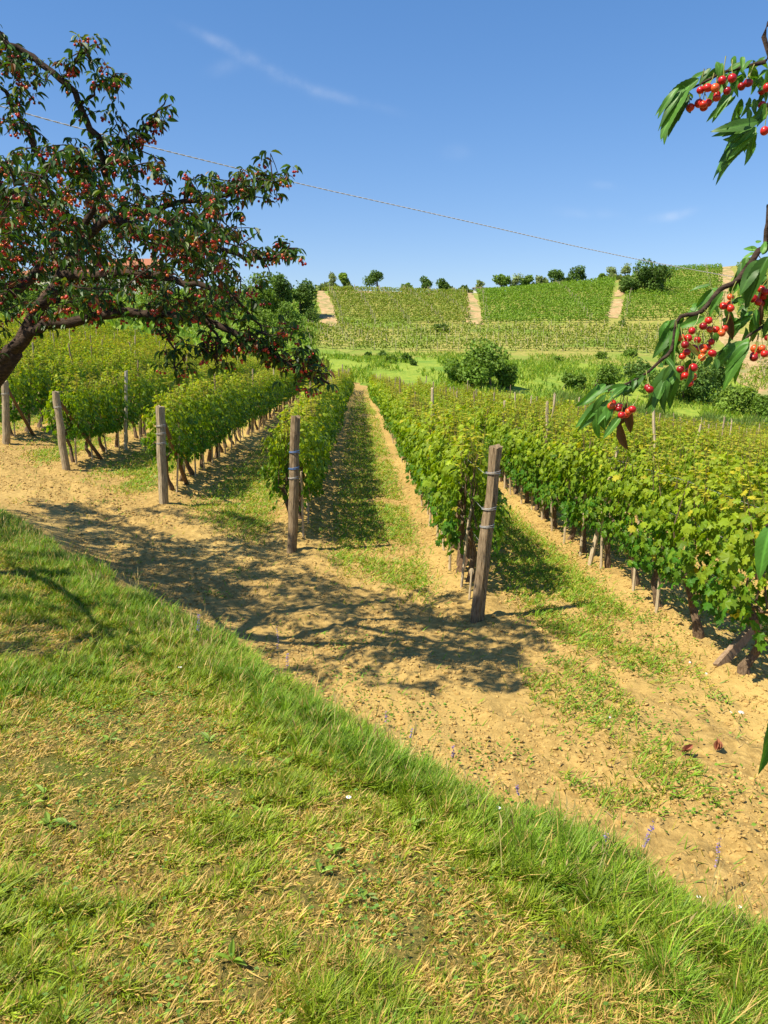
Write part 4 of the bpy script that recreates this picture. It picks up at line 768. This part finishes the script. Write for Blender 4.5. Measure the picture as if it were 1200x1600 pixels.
    ob('branch', B.mesh('branch', M_BARK, True), e).location = -root; ob('foliage', Lf.mesh('foliage', M_CHL, True), e).location = -root; q = ob('withered_leaves', Dead.mesh('withered_leaves', M_CHL, True), e); q.location = -root
    q['label'] = 'brown curled withered leaves among the cherries'
    ch = [a7(*c) for c in [(485, 273), (512, 262), (510, 280), (518, 225), (540, 230), (543, 263), (575, 215), (565, 240), (590, 235), (670, 205), (745, 218), (735, 378), (765, 380), (735, 225)]]
    ch += [a6(*c) for c in [(250, 1070), (230, 1072), (278, 1062), (252, 1105), (300, 1085), (318, 1070), (445, 940), (437, 950), (650, 630), (685, 590), (690, 634), (750, 645), (655, 745), (747, 752), (678, 815), (720, 812), (650, 877), (690, 912), (700, 872), (790, 715), (820, 690), (820, 728), (770, 560), (800, 525), (820, 580), (862, 580), (905, 575), (880, 603), (900, 435), (932, 450), (938, 380), (1140, 330), (1170, 372), (1115, 410), (1165, 185), (1192, 170), (1185, 630), (1075, 755), (1100, 740), (1136, 730), (1142, 697), (640, 675), (665, 720), (730, 700), (1150, 350), (1190, 360)]]
    reds = [(.55, .020, .014), (.30, .010, .012), (.64, .10, .02), (.46, .012, .014), (.58, .035, .015)]
    for i, c in enumerate(ch + [c + np.array([r.normal(0, .014), r.uniform(.015, .05), r.normal(-.004, .014)]) for c in ch if r.random() < .45]):
        g = Geo(); R = .0118 * r.uniform(.9, 1.12); top = np.array([r.normal(.004, .008), r.normal(0, .005), r.uniform(.04, .06)]); g.tube([(0, 0, R * .8), top * .5 + np.array([.003, 0, .004]), top], [.0015, .0012, .0017], (.32, .33, .08), 5, False)
        g.scatter(sphere_t(16, 12), np.zeros((1, 3)), np.array([[0, 1., 0]]), np.array([[0, 0, 1.]]), R, reds[r.integers(0, 5)]); o = ob('cherry', g.mesh('cherry', M_FRUIT, True), e, tuple(c + np.array([0, r.normal(-.03, .02), 0]) - root)); o.scale = (r.uniform(.9, 1.05), r.uniform(.9, 1.05), r.uniform(.88, 1.02)); o.rotation_euler = (r.normal(0, .25), r.normal(0, .25), r.uniform(0, 6))
near_tree()

# ---------------------------------------------------------------- grass of the bank
def lawn():
    g = Geo(); n = 1450000; u = RNG.random(n); Y = (1.15 ** .3 + u * (17 ** .3 - 1.15 ** .3)) ** (1 / .3); x = RNG.uniform(-.62, .62, n) * Y
    x = np.where(RNG.random(n) < .12, np.interp(Y, _eY, _eX) - .1 + RNG.normal(-.2, .35, n), x); s = edge_s(x, Y); k = (s < .14 + .12 * vn(x * 6, Y * 6, 55)) & (np.abs(x) < .66 * Y); x, Y, s = x[k], Y[k], s[k]; n = len(x)
    pt_ = fbm(x * 6, Y * 6, 3, 63); tf = fbm(x * 17, Y * 17, 2, 64); dry = sstep(.41, .58, fbm(x * 1.7, Y * 1.7, 4, 61) + .55 * (pt_ - .5)) * (1 - sstep(-.7, -.3, s)); lush = np.maximum(sstep(-.5, -.05, s) * (.55 + .45 * sstep(.35, .6, vn(x * 2.1, Y * 2.1, 68))), sstep(.52, .68, fbm(x * 1.1 + 9, Y * 1.1, 3, 66) + .5 * (pt_ - .5)) * .75); lush = np.maximum(lush, sstep(4.0, 6.0, Y) * .75 * sstep(.3, .5, pt_))
    kk = RNG.random(n) < (1 - .5 * dry) * (.55 + .65 * sstep(.3, .65, tf)) * (.75 + .25 * lush); x, Y, s, dry, lush, tf, pt_ = x[kk], Y[kk], s[kk], dry[kk], lush[kk], tf[kk], pt_[kk]; n = len(x)
    h = (.022 + .040 * RNG.random(n)) * (1 - lush) + (.040 + .06 * RNG.random(n)) * lush; h *= (1 - .35 * dry) * (.55 + .95 * sstep(.3, .7, tf)); h[RNG.random(n) < .03] *= 2.0
    a = RNG.random(n) * 6.28; lean = RNG.uniform(.2, 1.25, n) * (1 + 1.2 * dry) * (1 - .45 * lush); tip = np.stack([np.cos(a) * lean, np.sin(a) * lean, np.ones(n)], -1); nor = np.stack([np.cos(a + .4), np.sin(a + .4), .1 + 0 * a], -1)
    c_y = np.array([.30, .385, .020]); c_l = np.array([.17, .30, .018]); c_s = np.array([.66, .46, .14]); strw = (RNG.random(n) < .15 + .52 * dry - .08 * lush)[:, None]
    mixv = np.clip(lush + .35 * RNG.standard_normal(n) * .5 + .15, 0, 1)[:, None]; col = (c_y * (1 - mixv) + c_l * mixv) * RNG.uniform(.6, 1.3, (n, 1)) * (.75 + .5 * pt_)[:, None]; col = np.where(strw, c_s * RNG.uniform(.6, 1.15, (n, 1)), col)
    z = ground_z(x, Y) - .004; g.scatter(T_BLADE, np.stack([x, Y, z], -1), tip, nor, h, col, wid=(.0018 + .0028 * RNG.random(n)) * (1 + Y * .14))
    tag(ob('lawn_grass', g.mesh('lawn_grass', M_GRASS)), 'yellow-green grass with dry straw patches on the foreground bank', 'grass', kind='stuff')
    g = Geo(); m = 900; Y = 2.0 + RNG.random(m) * 9; x = np.interp(Y, _eY, _eX) + RNG.normal(-.12, .2, m); k = (edge_s(x, Y) < .25) & (vn(x * 1.5, Y * 1.5, 33) > .5); x, Y = x[k], Y[k]; m = len(x); z = ground_z(x, Y)
    a = RNG.random(m) * 6.28; tp = np.stack([np.cos(a) * .35, np.sin(a) * .35, np.ones(m)], -1); hh = RNG.uniform(.10, .26, m); base = np.stack([x, Y, z - .005], -1); g.scatter(T_BLADE, base, tp, np.stack([np.cos(a), np.sin(a), 0 * a], -1), hh, np.array([.50, .42, .16]) * RNG.uniform(.6, 1.2, (m, 1)), wid=.0035)
    g.scatter(T_LEAF, base + nrm(tp) * (hh * .8)[:, None], tp, np.stack([np.sin(a), np.cos(a), .3 + 0 * a], -1), hh * .3, np.array([.55, .44, .2]) * RNG.uniform(.6, 1.2, (m, 1)), wid=RNG.uniform(.006, .012, m))
    tag(ob('grass_stalks', g.mesh('grass_stalks', M_GRASS)), 'tall dry seed stalks standing along the edge of the bank', 'grass', kind='stuff')
    # broad-leaved weeds, clover
    g = Geo(); m = 55; Y = 1.5 + RNG.random(m) ** 1.4 * 6; x = RNG.uniform(-.55, .55, m) * Y; k = edge_s(x, Y) < -.1; x, Y = x[k], Y[k]; z = ground_z(x, Y)
    for X_, Y_, Z_ in zip(x, Y, z):
        q = RNG.integers(4, 9); a = RNG.random(q) * 6.28; out = np.stack([np.cos(a), np.sin(a), RNG.uniform(.15, .9, q)], -1); g.scatter(T_LANCE, np.array([X_, Y_, Z_ + .01]) + out * .005, out, np.array([0, 0, 1.]) - out * .3, RNG.uniform(.03, .065, q), np.array([.22, .34, .04]) * RNG.uniform(.7, 1.4, (q, 1)), wid=RNG.uniform(.03, .055, q))
    m = 5200; cxy = RNG.random((60, 2)) * np.array([1.1, 6]) + np.array([-.55, 1.5]); c = cxy[RNG.integers(0, 60, m)]; Y = c[:, 1] + RNG.normal(0, .14, m); x = c[:, 0] * c[:, 1] + RNG.normal(0, .16, m); k = (edge_s(x, Y) < .1) & (Y > 1.2); x, Y = x[k], Y[k]; m = len(x)
    a = RNG.random(m) * 6.28; out = np.stack([np.cos(a), np.sin(a), .15 + 0 * a], -1); z = ground_z(x, Y); g.scatter(T_LEAF, np.stack([x, Y, z + RNG.uniform(.015, .05, m)], -1), out, np.array([0, 0, 1.]) + .3 * RNG.standard_normal((m, 3)), RNG.uniform(.012, .022, m), np.array([.14, .26, .04]) * RNG.uniform(.7, 1.4, (m, 1)))
    tag(ob('lawn_weeds', g.mesh('lawn_weeds', M_GRASS)), 'small broad-leaved weeds and clover growing in the foreground grass', 'weeds', kind='stuff')
lawn()
def alley_weeds():
    g = Geo(); n = 620000; u = RNG.random(n); Y = 3.5 * (75 / 3.5) ** (u ** .85); x = RNG.uniform(-.56, .56, n) * Y; s = edge_s(x, Y); xx = x - ROW_K * (Y - 10); r = np.minimum.reduce([np.abs(xx - q) for q in _rx0]); inr = in_rows(x, Y)
    # distance from the row to the left, for the greener strip of each alley
    srt = _rx0; idx = np.clip(np.searchsorted(srt, xx) - 1, 0, len(srt) - 2); f = (xx - srt[idx]) / (srt[idx + 1] - srt[idx])
    patch = fbm(x * 1.1, Y * .8, 4, 71); stripe = np.exp(-((f - .62) / .17) ** 4) + .6 * np.exp(-((f - .36) / .12) ** 2)
    den = inr * np.clip(stripe * sstep(.22, .42, patch) * 1.35, 0, 1) + (1 - inr) * sstep(.60, .70, patch) * .35 * (1 - sstep(0, 3, Y * 0)) * (x > 1.2) + .012
    den *= np.where(inr > .5, 1 - .45 * sstep(25, 60, Y), 1.0); k = (RNG.random(n) < den) & (s > .5); x, Y = x[k], Y[k]; n = len(x); tall = patch[k]
    z = ground_z(x, Y) - .003; a = RNG.random(n) * 6.28; lean = RNG.uniform(.3, 1.6, n); tip = np.stack([np.cos(a) * lean, np.sin(a) * lean, np.ones(n)], -1); nor = np.stack([np.cos(a + .4), np.sin(a + .4), .2 + 0 * a], -1)
    col = np.array([.19, .33, .022]) * RNG.uniform(.65, 1.4, (n, 1)); y_ = RNG.random(n) < .28; col[y_] = np.array([.42, .38, .05]) * RNG.uniform(.7, 1.2, (y_.sum(), 1))
    g.scatter(T_BLADE, np.stack([x, Y, z], -1), tip, nor, (.04 + .07 * RNG.random(n)) * (1 + Y * .012), col, wid=(.004 + .003 * RNG.random(n)) * (1 + Y * .10))
    # creeping broad leaves in patches
    m = 19000; cn = 360; cY = 3.8 + RNG.random(cn) ** 1.5 * 22; cX = RNG.uniform(-.5, .5, cn) * cY; ok = (edge_s(cX, cY) > .9) & ((cX > .6 + (cY < 9) * 1.2) | (in_rows(cX, cY) > .7) | (RNG.random(cn) < .12)); cX, cY = cX[ok], cY[ok]; i = RNG.integers(0, len(cX), m); rr = RNG.uniform(.07, .22, len(cX))[i]
    x = cX[i] + RNG.normal(0, 1, m) * rr; Y = cY[i] + RNG.normal(0, 1, m) * rr * .8; k = (edge_s(x, Y) > .5) & (row_off(x, Y) > .12); x, Y = x[k], Y[k]; m = len(x); a = RNG.random(m) * 6.28; out = np.stack([np.cos(a), np.sin(a), .25 + .3 * RNG.random(m)], -1)
    g.scatter(T_LEAF, np.stack([x, Y, ground_z(x, Y) + RNG.uniform(.0, .045, m)], -1), out, np.array([0, 0, 1.]) + .4 * RNG.standard_normal((m, 3)), RNG.uniform(.014, .036, m), np.array([.14, .27, .025]) * RNG.uniform(.6, 1.4, (m, 1)))
    tag(ob('alley_weeds', g.mesh('alley_weeds', M_GRASS)), 'grass and creeping weeds in strips and patches on the bare vineyard soil', 'weeds', kind='stuff')
alley_weeds()
def clods():
    n = 70000; u = RNG.random(n); Y = 3.2 + u ** 1.5 * 18; x = RNG.uniform(-.56, .56, n) * Y; k = (edge_s(x, Y) > .62) & (fbm(x * 1.7, Y * 1.7, 3, 81) + .25 * RNG.random(n) > .54); x, Y = x[k], Y[k]; n = len(x); z = ground_z(x, Y)
    sz = .003 + .016 * RNG.random(n) ** 4 + .0006 * Y; g = Geo(); TV, TF = T_ROCK
    a = nrm(RNG.standard_normal((n, 3))); b = RNG.standard_normal((n, 3)); yy = a; xx = nrm(np.cross(yy, b)); zz = np.cross(xx, yy); d = TV[None] * RNG.uniform(.55, 1.35, (n, 12, 1)); V = (d[..., 0:1] * xx[:, None] + d[..., 1:2] * yy[:, None] + d[..., 2:3] * zz[:, None]) * sz[:, None, None]
    V[..., 2] *= .7; V += np.stack([x, Y, z + sz * .25], -1)[:, None]; g.add(V.reshape(-1, 3), [(TF[0][None] + (np.arange(n) * 12)[:, None, None]).reshape(-1, 3)], (.4, .3, .2))
    tag(ob('soil_clods', g.mesh('soil_clods', M_CLOD)), 'small crumbly clods of dry tan soil scattered over the bare ground', 'soil clods', kind='stuff')
clods()
def litter_straw():
    n = 9000; Y = 3.2 + RNG.random(n) ** 1.4 * 16; x = RNG.uniform(-.56, .56, n) * Y; k = (edge_s(x, Y) > .5) & (fbm(x * 1.3, Y * 1.3, 3, 95) > .47); x, Y = x[k], Y[k]; n = len(x); a = RNG.random(n) * 6.28; g = Geo()
    g.scatter(T_BLADE, np.stack([x, Y, ground_z(x, Y) + .006], -1), np.stack([np.cos(a), np.sin(a), RNG.normal(0, .12, n)], -1), np.stack([0 * a, 0 * a, 1 + 0 * a], -1) + .3 * RNG.standard_normal((n, 3)), RNG.uniform(.02, .09, n), np.array([.40, .29, .13]) * RNG.uniform(.35, 1.3, (n, 1)), wid=RNG.uniform(.003, .007, n) * (1 + Y * .05))
    tag(ob('dry_litter', g.mesh('dry_litter', M_PLAIN)), 'dry straw and twig fragments lying on the bare soil', 'litter', kind='stuff')
litter_straw()
# ---------------------------------------------------------------- small single things
def sage(px, pb, pt, label):
    h = hit(px, pb); zt = P(px, pt, h[1])[2]; H = max(.12, zt - h[2]); g = Geo(); r = np.random.default_rng(px); ln = r.normal(0, .02, 2); top = np.array([ln[0], ln[1], H]); e = ob('purple_flower', None, None, tuple(h)); tag(e, label, 'flower', 'purple flower spikes along the bank edge')
    g.tube([(0, 0, -.01), top * .5 + (.004, 0, 0), top], [.0016, .0013, .0008], (.12, .16, .04), 4, False); ob('stem', g.mesh('stem', M_PLAIN), e); g = Geo(); m = 46; t = .5 + .5 * r.random(m); a = r.random(m) * 6.28; out = np.stack([np.cos(a), np.sin(a), .5 + 0 * a], -1)
    g.scatter(T_LEAF, top * t[:, None] + out * .002, out, np.array([0, 0, 1.]) + .3 * r.standard_normal((m, 3)), r.uniform(.007, .014, m), np.array([.25, .17, .42]) * r.uniform(.7, 1.3, (m, 1))); ob('blossom', g.mesh('blossom', M_PLAIN), e)
for a in [(308, 1015, 960, 'purple flower spike farthest up the bank edge'), (435, 1052, 978, 'tall purple flower spike against the cherry shadow'), (448, 1068, 1020, 'short purple spike right of the tall one in the shadow'), (602, 1150, 1112, 'small purple spike where the bank edge crosses the middle'), (640, 1172, 1138, 'thin purple spike right of the middle of the bank edge'), (706, 1205, 1165, 'purple spike in grass just past the middle of the edge'),
          (812, 1262, 1228, 'purple spike left of the paler dirt at right'), (946, 1350, 1300, 'purple spike third from the right edge of the photo'), (988, 1372, 1275, 'second purple spike from the right edge of the photo'), (1110, 1405, 1312, 'tall purple spike nearest the right edge of the photo')]: sage(*a)
def daisy(px, py, label):
    h = hit(px, py) + np.array([0, 0, .055]); g = Geo(); m = 10; a = np.arange(m) / m * 6.28; out = np.stack([np.cos(a), np.sin(a), 0 * a + .1], -1); e = ob('white_flower', None, None, tuple(h)); tag(e, label, 'flower', 'small white flowers in the grass')
    g.scatter(T_LEAF, out * .003, out, np.tile([0, 0, 1.], (m, 1)), .010, (.8, .8, .78)); ob('petals', g.mesh('petals', M_PLAIN), e); g = Geo(); g.scatter(T_BALL_S, np.array([[0, 0, .002]]), np.array([[0, 1., 0]]), np.array([[0, 0, 1.]]), .0035, (.7, .5, .05)); g.tube([(0, 0, 0), (.003, 0, -.055)], [.001, .001], (.15, .22, .05), 4, False); ob('centre', g.mesh('centre', M_PLAIN), e)
for i, (x, y, t) in enumerate([(592, 1172, 'white flower near the middle of the bank edge'), (376, 1058, 'white flower high on the bank below the cherry shadow'), (282, 1056, 'white flower left of the others high on the bank'), (778, 1282, 'white flower in the grass right of the middle'), (855, 1302, 'white flower near the lush grass at right'), (1090, 1418, 'white flower in the tall grass at right'), (1154, 1432, 'white flower nearest the right edge'), (545, 1265, 'white flower in the middle of the lawn')]): daisy(x, y, t)
def litter():
    for i, (px, py, s, lb) in enumerate([(1158, 1119, .028, 'larger crumpled white scrap on the soil at the right edge'), (1141, 1117, .016, 'small white scrap just left of the larger white scrap'), (1103, 1053, .014, 'white pebble in the weeds below the slotted bar'), (1078, 1037, .014, 'white pebble left of the slotted bar'), (952, 1125, .013, 'white pebble in the weeds below the dappled shadow')]):
        h = hit(px, py); g = Geo(); TV, TF = T_ROCK; g.add(TV * RNG.uniform(.7, 1.3, (12, 1)) * s * np.array([1, 1, .6]) + np.array([0, 0, s * .3]), TF, (.8, .8, .8)); tag(ob('white_scrap', g.mesh('white_scrap', M_WHITE), None, tuple(h)), lb, 'litter', 'white bits lying on the soil')
    for px, py, a, lb in ((1118, 1175, 1.2, 'curled reddish dead leaf standing on the soil at lower right'), (1064, 1177, .1, 'flat reddish dead leaf left of the standing curled one')):
        h = hit(px, py); g = Geo(); T = lance_leaf(.35, .1, .45)
        for q in range(3): g.scatter(T, h[None] + np.array([[.012 * q, 0, .012]]), np.array([[math.cos(a + .25 * q), .3, math.sin(a + .2 * q) * .9 + .05]]), np.array([[-.5 + .4 * q, -.6, 1.]]), .085, (.33, .13, .07))
        m_ = g.mesh('dead_leaf', M_PLAIN); tag(ob('dead_leaf', m_), lb, 'leaf', 'dead leaves on the soil')
litter()
